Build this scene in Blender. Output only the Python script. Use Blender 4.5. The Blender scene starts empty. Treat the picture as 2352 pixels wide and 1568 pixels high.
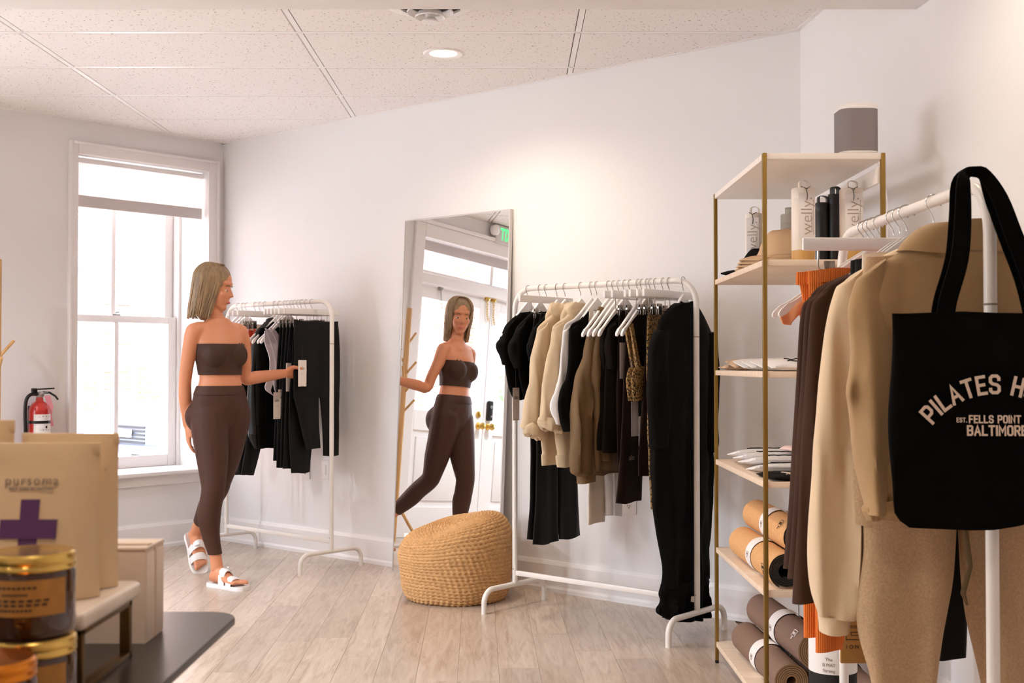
import bpy, bmesh, math, random
from mathutils import Vector, Matrix, noise
random.seed(7)
PI = math.pi
SC = bpy.context.scene
COL = SC.collection

# ------------------------------------------------------------------ camera, world, lights, exposure
cam_d = bpy.data.cameras.new('camera'); cam = bpy.data.objects.new('camera', cam_d); COL.objects.link(cam)
cam.location = (0, 0, 1.139)
cam.rotation_euler = (PI/2 + math.atan(54/2750.0), 0, 0)
cam_d.sensor_width = 36.0
cam_d.lens = 2750.0*36.0/2352.0
cam_d.clip_start = 0.05; cam_d.clip_end = 200
cam_d.dof.use_dof = True; cam_d.dof.focus_distance = 4.6; cam_d.dof.aperture_fstop = 10.0
SC.camera = cam
SC.view_settings.view_transform = 'Standard'
try: SC.view_settings.look = 'None'
except Exception: pass
SC.view_settings.exposure = 0.50
SC.view_settings.gamma = 1.0
SC.view_settings.use_curve_mapping = False
SC.cycles.max_bounces = 10; SC.cycles.diffuse_bounces = 5; SC.cycles.transparent_max_bounces = 12
SC.cycles.sample_clamp_indirect = 8.0

W = bpy.data.worlds.new('sky'); SC.world = W; W.use_nodes = True
bg = W.node_tree.nodes['Background']
bg.inputs[0].default_value = (0.86, 0.95, 1.06, 1); bg.inputs[1].default_value = 13.0

# room frame: left and right back corners, wall directions (metres, camera over the origin)
Z = Vector((0, 0, 1))
PL = Vector((-1.898, 7.846, 0)); PR = Vector((1.250, 5.166, 0))
DB = (PR-PL).normalized()
NB = Vector((DB.y, -DB.x, 0))
DL = Vector((-.669, -.743, 0)).normalized()
NL = Vector((-DL.y, DL.x, 0))
DR = Vector((.075, -1, 0)).normalized()
HC = 2.593
def LW(t, off, z): return PL + DL*t + NL*off + Z*z
def frame(o, xdir): return Matrix.Translation(o) @ Matrix.Rotation(math.atan2(xdir.y, xdir.x), 4, 'Z')
FL = frame(PL, DL)      # +y points into the room
FB = frame(PL, DB)      # -y points into the room
FR = frame(PR, DR)      # -y points into the room

def light(name, kind, loc, energy, color, rot=None, **kw):
    l = bpy.data.lights.new(name, kind); l.energy = energy; l.color = color
    for k, v in kw.items(): setattr(l, k, v)
    o = bpy.data.objects.new(name, l); o.location = loc
    if rot: o.rotation_euler = rot
    COL.objects.link(o); return o
WARM = (1.0, .85, .68); COOL = (.86, .975, 1.08)
# daylight portals in the window and the door openings
for nm, t0, t1, z0, z1 in (('window_portal', .13, 1.01, .5, 2.1), ('door_portal', 2.05, 3.9, .9, 2.3)):
    p = light(nm, 'AREA', LW((t0+t1)/2, -.46, (z0+z1)/2), 1, (1, 1, 1), shape='RECTANGLE', size=t1-t0, size_y=z1-z0)
    p.rotation_euler = Matrix((( -DL.x, 0, -NL.x), (-DL.y, 0, -NL.y), (0, 1, 0))).to_euler()
    p.data.cycles.is_portal = True
p = light('fill_window_portal', 'AREA', (-5.12, 2.4, 1.55), 1, (1, 1, 1), (0, -PI/2, 0), shape='RECTANGLE', size=1.25, size_y=2.35); p.data.cycles.is_portal = True  # portal for the added side window, an unseen source of fill daylight
# recessed downlight in view, then unseen lamps added as fill to brighten the room
for k, (x, y, e, c) in enumerate(((-.32, 5.556, 42, (1.0, .84, .64)), (-1.9, 3.3, 95, COOL), (-3.3, 3.3, 110, COOL), (-3.3, 4.75, 150, COOL), (-.32, 3.1, 34, WARM), (1.0, 3.0, 16, WARM), (-.32, .9, 26, WARM), (-2.2, .9, 42, WARM), (-3.8, .9, 50, COOL), (-.3, -1.2, 26, WARM), (-2.4, -1.2, 30, WARM))):
    light('downlight_and_fill', 'SPOT', (x, y, HC-.012 if y > 5 else HC-.02), e, c, spot_size=math.radians(150), spot_blend=.8, shadow_soft_size=.06)


# ------------------------------------------------------------------ materials
def lin(c):
    c = c/255.0
    return c/12.92 if c <= .04045 else ((c+.055)/1.055)**2.4
def srgb(r, g, b): return (lin(r), lin(g), lin(b), 1)
MATS = {}
def mat(name, rgb, rough=.6, metal=0, spec=.5, bump=None, var=None, emit=None, coat=0, sheen=0, trans=0, ior=1.45):
    """var=(scale, amount, stretch xyz): soft colour variation; bump=(scale, strength)."""
    m = bpy.data.materials.new(name); m.use_nodes = True; nt = m.node_tree; b = nt.nodes['Principled BSDF']
    c = srgb(*rgb)
    b.inputs['Base Color'].default_value = c; b.inputs['Roughness'].default_value = rough
    b.inputs['Metallic'].default_value = metal; b.inputs['Specular IOR Level'].default_value = spec
    if coat: b.inputs['Coat Weight'].default_value = coat
    if sheen: b.inputs['Sheen Weight'].default_value = sheen; b.inputs['Sheen Roughness'].default_value = .6
    if trans: b.inputs['Transmission Weight'].default_value = trans; b.inputs['IOR'].default_value = ior
    if emit: b.inputs['Emission Color'].default_value = srgb(*emit[0]); b.inputs['Emission Strength'].default_value = emit[1]
    tc = None
    if var or bump:
        tc = nt.nodes.new('ShaderNodeTexCoord')
    if var:
        sc, am = var[0], var[1]
        mp = nt.nodes.new('ShaderNodeMapping'); nt.links.new(tc.outputs['Object'], mp.inputs[0])
        mp.inputs['Scale'].default_value = var[2] if len(var) > 2 else (1, 1, 1)
        n = nt.nodes.new('ShaderNodeTexNoise'); n.inputs['Scale'].default_value = sc; n.inputs['Detail'].default_value = 5
        nt.links.new(mp.outputs[0], n.inputs['Vector'])
        r = nt.nodes.new('ShaderNodeValToRGB')
        r.color_ramp.elements[0].position = .3; r.color_ramp.elements[1].position = .7
        r.color_ramp.elements[0].color = tuple(x*(1-am) for x in c[:3])+(1,); r.color_ramp.elements[1].color = tuple(min(1, x*(1+am)) for x in c[:3])+(1,)
        nt.links.new(n.outputs[0], r.inputs[0]); nt.links.new(r.outputs[0], b.inputs['Base Color'])
    if bump:
        n = nt.nodes.new('ShaderNodeTexNoise'); n.inputs['Scale'].default_value = bump[0]; n.inputs['Detail'].default_value = 3
        nt.links.new(tc.outputs['Object'], n.inputs['Vector'])
        bp = nt.nodes.new('ShaderNodeBump'); bp.inputs['Strength'].default_value = bump[1]; bp.inputs['Distance'].default_value = .004
        nt.links.new(n.outputs[0], bp.inputs['Height']); nt.links.new(bp.outputs[0], b.inputs['Normal'])
    MATS[name] = m
    return m
def glass_mat(name, tint=(1, 1, 1), refl=.06):
    m = bpy.data.materials.new(name); m.use_nodes = True; nt = m.node_tree
    nt.nodes.remove(nt.nodes['Principled BSDF'])
    t = nt.nodes.new('ShaderNodeBsdfTransparent'); t.inputs[0].default_value = tint+(1,)
    g = nt.nodes.new('ShaderNodeBsdfGlossy'); g.inputs['Roughness'].default_value = .02
    f = nt.nodes.new('ShaderNodeLayerWeight'); f.inputs[0].default_value = .25
    mm = nt.nodes.new('ShaderNodeMath'); mm.operation = 'MULTIPLY_ADD'; mm.inputs[1].default_value = .6; mm.inputs[2].default_value = refl*.3
    nt.links.new(f.outputs['Fresnel'], mm.inputs[0])
    x = nt.nodes.new('ShaderNodeMixShader'); nt.links.new(mm.outputs[0], x.inputs[0]); nt.links.new(t.outputs[0], x.inputs[1]); nt.links.new(g.outputs[0], x.inputs[2])
    nt.links.new(x.outputs[0], nt.nodes['Material Output'].inputs[0]); MATS[name] = m; return m

wall_m = mat('wall_paint', (234, 231, 230), .75, bump=(160, .05))
trim_m = mat('trim_paint', (238, 233, 231), .38)
white_metal = mat('white_powder_coat', (236, 229, 222), .35, spec=.5)
white_plas = mat('white_hanger_lacquer', (240, 235, 232), .3)
chrome = mat('hook_steel', (190, 186, 182), .22, metal=1)
clipm = mat('clip_steel', (150, 142, 134), .25, metal=1)
brass = mat('brushed_brass', (142, 112, 50), .42, metal=.6, var=(30, .12, (1, 1, .1)))
goldm = mat('gold_lid', (225, 190, 105), .2, metal=1)
steel = mat('steel', (175, 172, 170), .3, metal=1)
black_p = mat('black_plastic', (16, 15, 15), .35)
black_cl = mat('black_cotton', (9, 7, 6), .9, spec=.15, bump=(300, .15))
black_sh = mat('black_stretch', (9, 8, 8), .6, spec=.25, bump=(200, .06))
black_gl = mat('black_satin', (9, 8, 9), .4, bump=(60, .08))
brown_cl = mat('dark_brown_stretch', (36, 20, 12), .7, spec=.2, bump=(200, .08))
choc_cl = mat('chocolate_stretch', (66, 40, 26), .7, spec=.2, bump=(200, .08))
espr_cl = mat('espresso_cotton', (22, 13, 8), .85, spec=.15, bump=(260, .1))
olive_cl = mat('olive_twill', (112, 86, 54), .75, bump=(220, .12), var=(9, .12))
beige_cl = mat('beige_fleece', (206, 182, 148), .9, bump=(240, .2), sheen=.2, var=(14, .06))
cream_cl = mat('cream_fleece', (222, 196, 160), .9, bump=(260, .18), sheen=.2, var=(10, .05))
ivory_cl = mat('ivory_jersey', (222, 208, 190), .85, bump=(240, .1))
white_cl = mat('white_jersey', (232, 228, 226), .85, bump=(240, .1))
tan_cl = mat('tan_fleece', (170, 136, 92), .9, bump=(260, .2), sheen=.15, var=(10, .08))
oat_cl = mat('oatmeal_marl', (186, 154, 118), .92, bump=(300, .3), var=(220, .14))
cord_cl = mat('olive_cord', (104, 82, 52), .85, bump=(300, .3))
lilac_cl = mat('lilac_stretch', (206, 196, 204), .6)
rust_cl = mat('rust_stretch', (198, 62, 26), .6, bump=(240, .08))
orange_cl = mat('orange_rib', (232, 118, 30), .75)
peach_cl = mat('peach_jersey', (240, 178, 128), .8)
paper = mat('white_card', (238, 232, 228), .6)
tagm = mat('tag_card', (240, 230, 222), .6)
taggrey = mat('grey_tag_card', (204, 192, 186), .6)
ink = mat('black_ink', (38, 34, 33), .6)
greyink = mat('grey_ink', (150, 132, 118), .6)
kraft = mat('kraft_card', (168, 122, 58), .7, var=(60, .08))
wood_l = mat('pale_wood', (214, 168, 110), .5, var=(12, .15, (1, 1, .08)))
melamine = mat('white_melamine', (240, 230, 220), .35)
melam_b = mat('birch_melamine', (226, 204, 180), .5, var=(3, .07, (1, 14, 1)))
cork = mat('cork', (214, 162, 108), .85, var=(160, .12), bump=(200, .1))
mat_br = mat('brown_rubber', (128, 100, 84), .8, var=(260, .14), bump=(300, .1))
mat_tan = mat('tan_rubber_edge', (150, 118, 84), .8)
mat_bk = mat('black_rubber', (26, 22, 20), .8, bump=(300, .1))
jute = mat('jute_braid', (204, 158, 106), .9, var=(45, .12), bump=(300, .2))
skin = mat('skin', (214, 142, 104), .5, var=(6, .05))
hair_m = mat('blonde_hair', (146, 120, 88), .45, var=(9, .3, (6, 6, 1)))
tote_m = mat('black_canvas', (6, 5, 5), .95, spec=.1, bump=(350, .25))
print_m = mat('cream_print', (226, 204, 184), .8)
red_m = mat('extinguisher_red', (196, 40, 32), .25, coat=.4)
pink_m = mat('pink_tag', (236, 158, 170), .6)
amber = mat('amber_glass', (66, 34, 12), .06, spec=.6, coat=.5)
kraft_lab = mat('kraft_label', (176, 122, 52), .65, var=(80, .1))
pouch_m = mat('cream_pouch', (216, 186, 146), .5, bump=(14, .5))
purple = mat('purple_ink', (84, 38, 92), .6)
marble = mat('marble', (226, 210, 194), .25, var=(14, .07))
table_m = mat('black_tabletop', (30, 27, 26), .28, spec=.9)
box_m = mat('white_carton', (224, 204, 186), .7)
spk_grey = mat('grey_speaker_cloth', (136, 126, 126), .8, bump=(500, .25))
glass = glass_mat('window_glass')
mirror_m = mat('mirror_silver', (246, 246, 246), .0, metal=1)
alu = mat('silver_frame', (206, 200, 196), .3, metal=.6)
lamp_glow = mat('lamp_glow', (255, 240, 220), .5, emit=((255, 226, 190), 14))
exit_glow = mat('exit_green', (60, 190, 110), .5, emit=((70, 205, 120), 1.2))

def node_mat(name, build):
    m = bpy.data.materials.new(name); m.use_nodes = True
    build(m.node_tree, m.node_tree.nodes['Principled BSDF']); MATS[name] = m; return m
def N(nt, t, **kw):
    n = nt.nodes.new(t)
    for k, v in kw.items():
        if k in n.inputs: n.inputs[k].default_value = v
        else: setattr(n, k, v)
    return n
def ramp(nt, src, stops):
    r = nt.nodes.new('ShaderNodeValToRGB'); e = r.color_ramp.elements
    while len(e) < len(stops): e.new(.5)
    for q, (p, c) in zip(e, stops): q.position = p; q.color = c
    nt.links.new(src, r.inputs[0]); return r.outputs[0]
def b_wood(nt, b):
    tc = N(nt, 'ShaderNodeTexCoord'); oi = N(nt, 'ShaderNodeObjectInfo')
    ad = N(nt, 'ShaderNodeVectorMath', operation='MULTIPLY_ADD'); ad.inputs[1].default_value = (1, 1, 1)
    cx = N(nt, 'ShaderNodeCombineXYZ'); mu = N(nt, 'ShaderNodeMath', operation='MULTIPLY'); mu.inputs[1].default_value = 37
    nt.links.new(oi.outputs['Random'], mu.inputs[0]); nt.links.new(mu.outputs[0], cx.inputs[0]); nt.links.new(mu.outputs[0], cx.inputs[1])
    nt.links.new(tc.outputs['Object'], ad.inputs[0]); nt.links.new(cx.outputs[0], ad.inputs[2])
    mp = N(nt, 'ShaderNodeMapping'); mp.inputs['Scale'].default_value = (16, 1.6, 1); nt.links.new(ad.outputs[0], mp.inputs[0])
    n1 = N(nt, 'ShaderNodeTexNoise', Scale=2.2, Detail=8.0, Roughness=.62, Distortion=1.4); nt.links.new(mp.outputs[0], n1.inputs['Vector'])
    c1 = ramp(nt, n1.outputs[0], [(.3, srgb(164, 141, 122)), (.5, srgb(191, 171, 153)), (.72, srgb(206, 189, 173))])
    hs = N(nt, 'ShaderNodeHueSaturation'); nt.links.new(c1, hs.inputs['Color'])
    mr = N(nt, 'ShaderNodeMapRange'); mr.inputs[3].default_value = .84; mr.inputs[4].default_value = 1.1
    nt.links.new(oi.outputs['Random'], mr.inputs[0]); nt.links.new(mr.outputs[0], hs.inputs['Value'])
    nt.links.new(hs.outputs[0], b.inputs['Base Color']); b.inputs['Roughness'].default_value = .28; b.inputs['Specular IOR Level'].default_value = .6
    bp = N(nt, 'ShaderNodeBump', Strength=.06); nt.links.new(n1.outputs[0], bp.inputs['Height']); nt.links.new(bp.outputs[0], b.inputs['Normal'])
plank_m = node_mat('oak_plank', b_wood)
seam_m = mat('floor_seam', (150, 122, 98), .8)
def b_tile(nt, b):
    tc = N(nt, 'ShaderNodeTexCoord')
    mp = N(nt, 'ShaderNodeMapping'); mp.inputs['Scale'].default_value = (1, 1, 1); nt.links.new(tc.outputs['Object'], mp.inputs[0])
    w = N(nt, 'ShaderNodeTexNoise', Scale=60.0, Detail=1.0); nt.links.new(mp.outputs[0], w.inputs['Vector'])
    mx = N(nt, 'ShaderNodeVectorMath', operation='MULTIPLY_ADD'); mx.inputs[1].default_value = (.022, .022, 0)
    nt.links.new(w.outputs[1], mx.inputs[0]); nt.links.new(mp.outputs[0], mx.inputs[2])
    m2 = N(nt, 'ShaderNodeMapping'); m2.inputs['Scale'].default_value = (1.0, .55, 1); nt.links.new(mx.outputs[0], m2.inputs[0])
    v = N(nt, 'ShaderNodeTexNoise', Scale=105.0, Detail=2.0, Roughness=.5); nt.links.new(m2.outputs[0], v.inputs['Vector'])
    c = ramp(nt, v.outputs[0], [(.30, srgb(172, 156, 148)), (.36, srgb(236, 229, 226))])
    nt.links.new(c, b.inputs['Base Color']); b.inputs['Roughness'].default_value = .9
    bp = N(nt, 'ShaderNodeBump', Strength=.5, Distance=.004); nt.links.new(c, bp.inputs['Height']); nt.links.new(bp.outputs[0], b.inputs['Normal'])
tile_m = node_mat('fissured_tile', b_tile)
def b_brick(nt, b):
    tc = N(nt, 'ShaderNodeTexCoord'); mp = N(nt, 'ShaderNodeMapping'); mp.inputs['Rotation'].default_value = (PI/2, 0, 0); nt.links.new(tc.outputs['Object'], mp.inputs[0])
    k = N(nt, 'ShaderNodeTexBrick', Scale=1.0); k.inputs['Brick Width'].default_value = .22; k.inputs['Row Height'].default_value = .075; k.inputs['Mortar Size'].default_value = .012
    k.inputs['Color1'].default_value = srgb(150, 88, 70); k.inputs['Color2'].default_value = srgb(166, 104, 84); k.inputs['Mortar'].default_value = srgb(206, 186, 172)
    nt.links.new(mp.outputs[0], k.inputs['Vector']); nt.links.new(k.outputs[0], b.inputs['Base Color']); b.inputs['Roughness'].default_value = .9
brick_m = node_mat('brick_wall', b_brick)
def b_snake(nt, b):
    tc = N(nt, 'ShaderNodeTexCoord')
    v = N(nt, 'ShaderNodeTexVoronoi', Scale=120.0); nt.links.new(tc.outputs['Object'], v.inputs['Vector'])
    n = N(nt, 'ShaderNodeTexNoise', Scale=46.0, Detail=4.0, Roughness=.75); nt.links.new(tc.outputs['Object'], n.inputs['Vector'])
    a = N(nt, 'ShaderNodeMath', operation='MULTIPLY'); nt.links.new(v.outputs['Distance'], a.inputs[0]); nt.links.new(n.outputs[0], a.inputs[1])
    c = ramp(nt, a.outputs[0], [(.15, srgb(26, 18, 12)), (.20, srgb(120, 88, 48)), (.27, srgb(168, 130, 78))])
    nt.links.new(c, b.inputs['Base Color']); b.inputs['Roughness'].default_value = .6
snake_m = node_mat('snake_print', b_snake)
def b_rib(nt, b):
    tc = N(nt, 'ShaderNodeTexCoord'); w = N(nt, 'ShaderNodeTexWave', Scale=75.0); nt.links.new(tc.outputs['Object'], w.inputs['Vector'])
    bp = N(nt, 'ShaderNodeBump', Strength=.5, Distance=.003); nt.links.new(w.outputs[1], bp.inputs['Height']); nt.links.new(bp.outputs[0], b.inputs['Normal'])
    c = ramp(nt, w.outputs[1], [(.1, srgb(222, 104, 20)), (.8, srgb(242, 128, 38))]); nt.links.new(c, b.inputs['Base Color']); b.inputs['Roughness'].default_value = .75
orange_cl = node_mat('orange_ribbed_knit', b_rib)

# ------------------------------------------------------------------ mesh helpers
class MB:
    def __init__(s): s.v = []; s.f = []; s.mi = []; s.angle = None
    def add(s, vs, fs, mi=0, M=None):
        o = len(s.v)
        s.v += [tuple(M @ Vector(p)) if M else tuple(p) for p in vs]
        s.f += [tuple(i+o for i in f) for f in fs]; s.mi += [mi]*len(fs); return s
    def box(s, x0, x1, y0, y1, z0, z1, mi=0, M=None):
        v = [(x, y, z) for z in (z0, z1) for y in (y0, y1) for x in (x0, x1)]
        return s.add(v, [(0, 2, 3, 1), (4, 5, 7, 6), (0, 1, 5, 4), (2, 6, 7, 3), (0, 4, 6, 2), (1, 3, 7, 5)], mi, M)
    def rbox(s, x0, x1, y0, y1, z0, z1, r=.004, seg=2, mi=0, M=None):
        bm = bmesh.new(); bmesh.ops.create_cube(bm, size=1)
        bmesh.ops.scale(bm, vec=(x1-x0, y1-y0, z1-z0), verts=bm.verts); bmesh.ops.translate(bm, vec=((x0+x1)/2, (y0+y1)/2, (z0+z1)/2), verts=bm.verts)
        bmesh.ops.bevel(bm, geom=bm.edges[:], offset=min(r, (x1-x0)*.49, (y1-y0)*.49, (z1-z0)*.49), segments=seg, affect='EDGES', profile=.5)
        bm.verts.index_update(); s.add([v.co[:] for v in bm.verts], [[v.index for v in f.verts] for f in bm.faces], mi, M); bm.free(); return s
    def loft(s, rings, caps=(True, True), mi=0, M=None, closed=True):
        n = len(rings[0]); vs = [p for r in rings for p in r]; fs = []
        for a in range(len(rings)-1):
            for i in range(n if closed else n-1):
                j = (i+1) % n; fs.append((a*n+i, a*n+j, (a+1)*n+j, (a+1)*n+i))
        if caps[0]: fs.append(tuple(range(n-1, -1, -1)))
        if caps[1]: fs.append(tuple(range((len(rings)-1)*n, len(rings)*n)))
        mis = mi if isinstance(mi, int) else 0
        s.add(vs, fs, mis, M)
        return s
    def tube(s, pts, r, seg=10, mi=0, M=None, caps=True, closed=False):
        P = [Vector(p) for p in pts]; n = len(P); rings = []; up = None
        for i, p in enumerate(P):
            if closed: t = (P[(i+1) % n]-P[i-1])
            else: t = (P[min(i+1, n-1)]-P[max(i-1, 0)])
            t.normalize()
            if up is None: up = Vector((0, 0, 1)) if abs(t.z) < .9 else Vector((1, 0, 0))
            u = (up - t*up.dot(t)); u = u.normalized() if u.length > 1e-6 else t.orthogonal().normalized()
            up = u; w = t.cross(u); rr = r[i] if isinstance(r, (list, tuple)) else r
            rings.append([tuple(p + (u*math.cos(a)+w*math.sin(a))*rr) for a in [2*PI*k/seg for k in range(seg)]])
        if closed: rings.append(rings[0])
        return s.loft(rings, (caps and not closed,)*2, mi, M)
    def lathe(s, prof, seg=32, mi=0, M=None, caps=(True, True)):
        rings = [[(r*math.cos(2*PI*k/seg), r*math.sin(2*PI*k/seg), z) for k in range(seg)] for r, z in prof]
        return s.loft(rings, caps, mi, M)
    def prism(s, poly, y0, y1, mi=0, M=None):
        """polygon in x,z pushed along y (counter-clockwise seen from -y)"""
        n = len(poly); vs = [(x, y0, z) for x, z in poly]+[(x, y1, z) for x, z in poly]
        fs = [tuple(range(n)), tuple(range(2*n-1, n-1, -1))]+[(i+n, (i+1) % n+n, (i+1) % n, i) for i in range(n)]
        return s.add(vs, fs, mi, M)
    def ball(s, c, r, seg=16, ring=10, mi=0, M=None):
        rx, ry, rz = r if isinstance(r, (tuple, list)) else (r, r, r)
        rings = [[(c[0]+rx*math.sin(PI*j/ring)*math.cos(2*PI*k/seg), c[1]+ry*math.sin(PI*j/ring)*math.sin(2*PI*k/seg), c[2]-rz*math.cos(PI*j/ring)) for k in range(seg)] for j in range(1, ring)]
        return s.loft(rings, (True, True), mi, M)
    def mesh(s, name, mats, smooth=40):
        me = bpy.data.meshes.new(name); me.from_pydata(s.v, [], s.f)
        smooth = s.angle or smooth
        for m in (mats if isinstance(mats, (list, tuple)) else [mats]): me.materials.append(m)
        if any(s.mi): me.polygons.foreach_set('material_index', s.mi)
        bm = bmesh.new(); bm.from_mesh(me); bmesh.ops.recalc_face_normals(bm, faces=bm.faces[:]); bm.to_mesh(me); bm.free()
        if smooth: me.shade_smooth(); me.set_sharp_from_angle(angle=math.radians(smooth))
        return me
def obj(name, mb, mats, parent=None, M=None, smooth=40):
    me = mb if isinstance(mb, bpy.types.Mesh) else mb.mesh(name, mats, smooth)
    o = bpy.data.objects.new(name, me); COL.objects.link(o)
    if parent: o.parent = parent
    if M: o.matrix_local = M
    return o
def tag(o, label=None, cat=None, group=None, kind=None):
    for k, v in (('label', label), ('category', cat), ('group', group), ('kind', kind)):
        if v: o[k] = v
    return o
def thing(name, label, cat, M=None, group=None):
    o = bpy.data.objects.new(name, None); o.empty_display_size = .05; COL.objects.link(o)
    if M: o.matrix_world = M
    return tag(o, label, cat, group)
def struct(name, mb, mats, parent=None, M=None, smooth=None):
    o = obj(name, mb, mats, parent, M, smooth)
    if not parent: o['kind'] = 'structure'
    return o
def T(x, y, z, rz=0): return Matrix.Translation((x, y, z)) @ Matrix.Rotation(rz, 4, 'Z')
def copy_tree(o, M, label=None, cat=None, group=None):
    c = o.copy(); COL.objects.link(c); c.matrix_world = M
    if label: c['label'] = label
    for ch in o.children:
        d = ch.copy(); COL.objects.link(d); d.parent = c; d.matrix_parent_inverse = ch.matrix_parent_inverse; d.matrix_local = ch.matrix_local
        for g in ch.children:
            e = g.copy(); COL.objects.link(e); e.parent = d; e.matrix_local = g.matrix_local
    return c
def text_mesh(body, size, ext=.0003, spacing=1.0, bold=0.0, align='CENTER'):
    c = bpy.data.curves.new('lettering', 'FONT'); c.body = body; c.size = size; c.extrude = ext; c.align_x = align; c.align_y = 'CENTER'
    c.space_character = spacing; c.offset = bold; c.resolution_u = 3
    o = bpy.data.objects.new('lettering', c); COL.objects.link(o)
    dg = bpy.context.evaluated_depsgraph_get(); me = bpy.data.meshes.new_from_object(o.evaluated_get(dg))
    bpy.data.objects.remove(o); bpy.data.curves.remove(c); return me
def text(name, body, size, m, parent, M, **kw):
    me = text_mesh(body, size, **kw); me.materials.clear(); me.materials.append(m)
    return obj(name, me, m, parent, M)
# faces: text lies in local x,y facing +z.  RY: text plane turned to face +y of its frame (reads left to right along -x)
FACE_PY = Matrix(((-1, 0, 0, 0), (0, 0, 1, 0), (0, 1, 0, 0), (0, 0, 0, 1)))
FACE_NY = Matrix(((1, 0, 0, 0), (0, 0, -1, 0), (0, 1, 0, 0), (0, 0, 0, 1)))
def cr(keys, sub):
    """Catmull-Rom through tuples of numbers"""
    out = []
    for i in range(len(keys)-1):
        a, b, c, d = keys[max(i-1, 0)], keys[i], keys[i+1], keys[min(i+2, len(keys)-1)]
        for k in range(sub):
            t = k/sub
            out.append(tuple(.5*((2*q)+(-p+r)*t+(2*p-5*q+4*r-s)*t*t+(-p+3*q-3*r+s)*t**3) for p, q, r, s in zip(a, b, c, d)))
    out.append(tuple(keys[-1])); return out
# ------------------------------------------------------------------ room shell
POLY = [PL, PR, PR+DR*7.7, Vector((-4.97, -2.5, 0)), LW(4.6, 0, 0)]
def inside(x, y, m=0.0):
    n = len(POLY)
    for i in range(n):
        a, b = POLY[i], POLY[(i+1) % n]; e = (b-a); nn = Vector((e.y, -e.x, 0)).normalized()
        if (Vector((x, y, 0))-a).dot(nn) < -m: return False
    return True
def ext_poly(m):
    out = []
    n = len(POLY); c = Vector((-1.5, 2.5, 0))
    for p in POLY: out.append(p+(p-c).normalized()*m)
    return out
def slab(z0, z1, m):
    mb = MB(); P = ext_poly(m); n = len(P)
    return mb.add([(p.x, p.y, z0) for p in P]+[(p.x, p.y, z1) for p in P], [tuple(range(n)), tuple(range(2*n-1, n-1, -1))]+[(i, (i+1) % n, (i+1) % n+n, i+n) for i in range(n)])
floor = struct('floor', slab(-.06, -.006, .45), seam_m)
pw, plen = .152, 1.22
pm = MB().rbox(-pw/2+.0003, pw/2-.0003, -plen/2+.0003, plen/2-.0003, -.007, 0, .0006, 1).mesh('plank', plank_m, 0)
RP = Matrix.Rotation(math.radians(1.6), 4, 'Z')
rest = MB()
for i in range(-34, 14):
    off = random.random()*plen
    for j in range(-4, 9):
        c = RP @ Vector((i*pw, j*plen+off, 0))
        if not inside(c.x, c.y, .28): continue
        M = Matrix.Translation(c) @ RP
        if c.y > 3.55 and -2.7 < c.x:
            o = obj('plank', pm, plank_m, floor, M)
        else: rest.box(-pw/2+.0008, pw/2-.0008, -plen/2+.0008, plen/2-.0008, -.007, 0, 0, M)
o = obj('planks_behind', rest, plank_m, floor, None, 0); o['kind'] = 'stuff'

ceiling = struct('ceiling', slab(HC+.05, HC+.2, .7), wall_m)
cw, cl = 1.2192, .612
tm = MB().rbox(-cw/2+.0155, cw/2-.0155, -cl/2+.018, cl/2-.018, HC-.001, HC+.014, .003, 1).mesh('ceiling_tile', tile_m, 0)
ctee = MB().box(-cw/2, cw/2, -.012, .012, HC, HC+.03).mesh('grid_tee', trim_m, 0)
mtee = MB().box(-.012, .012, -cl/2, cl/2, HC, HC+.03).mesh('grid_tee', trim_m, 0)
far_t = MB()
for i in range(-4, 4):
    for j in range(-13, 5):
        x0, y0 = -.93+cw*(i-.5), 5.214+cl*(j+.5)
        if not any(inside(x0+a, y0+b, .05) for a in (-.6, -.2, .2, .6) for b in (-.3, 0, .3)): continue
        if j >= -2:
            obj('ceiling_tile', tm, tile_m, ceiling, T(x0, y0, 0)); obj('grid_tee', ctee, trim_m, ceiling, T(x0, y0-cl/2, 0)); obj('grid_tee', mtee, trim_m, ceiling, T(x0-cw/2, y0, 0))
        else: far_t.box(x0-cw/2+.012, x0+cw/2-.012, y0-cl/2+.012, y0+cl/2-.012, HC-.001, HC+.014)
o = obj('ceiling_tiles_behind', far_t, tile_m, ceiling, None, 0); o['kind'] = 'stuff'

HW = HC+.05
wl_ = MB()
for a, b, z0, z1 in ((-.5, .122, 0, HW), (.122, 1.022, 0, .47), (.122, 1.022, 2.393, HW), (1.022, 1.94, 0, HW), (1.94, 4.10, 2.36, HW), (4.10, 5.2, 0, HW)):
    wl_.box(a, b, -.42, 0, z0-.06 if z0 == 0 else z0, z1)
struct('wall_left', wl_, wall_m, None, FL)
struct('wall_back', MB().box(-.45, 4.6, 0, .2, -.06, HW), wall_m, None, FB)
struct('wall_right', MB().box(-.02, 8.2, 0, .2, -.06, HW), wall_m, None, FR)
struct('wall_rear', MB().box(-5.3, 2.4, -2.7, -2.5, -.06, HW), wall_m)
wsd = MB()
for y0, y1, z0, z1 in ((-2.7, 1.2, -.06, HW), (3.6, 4.6, -.06, HW), (1.2, 3.6, -.06, .9), (1.2, 3.6, 2.2, HW)): wsd.box(-5.17, -4.97, y0, y1, z0, z1)
struct('wall_side', wsd, wall_m)
w3 = struct('fill_window', MB().box(-5.10, -5.04, 1.2, 1.26, .9, 2.2).box(-5.10, -5.04, 3.54, 3.6, .9, 2.2).box(-5.10, -5.04, 1.26, 3.54, .9, .96).box(-5.10, -5.04, 1.26, 3.54, 2.14, 2.2).box(-5.10, -5.04, 2.37, 2.43, .96, 2.14), trim_m)  # unseen window added in the side wall to let in fill daylight
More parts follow.
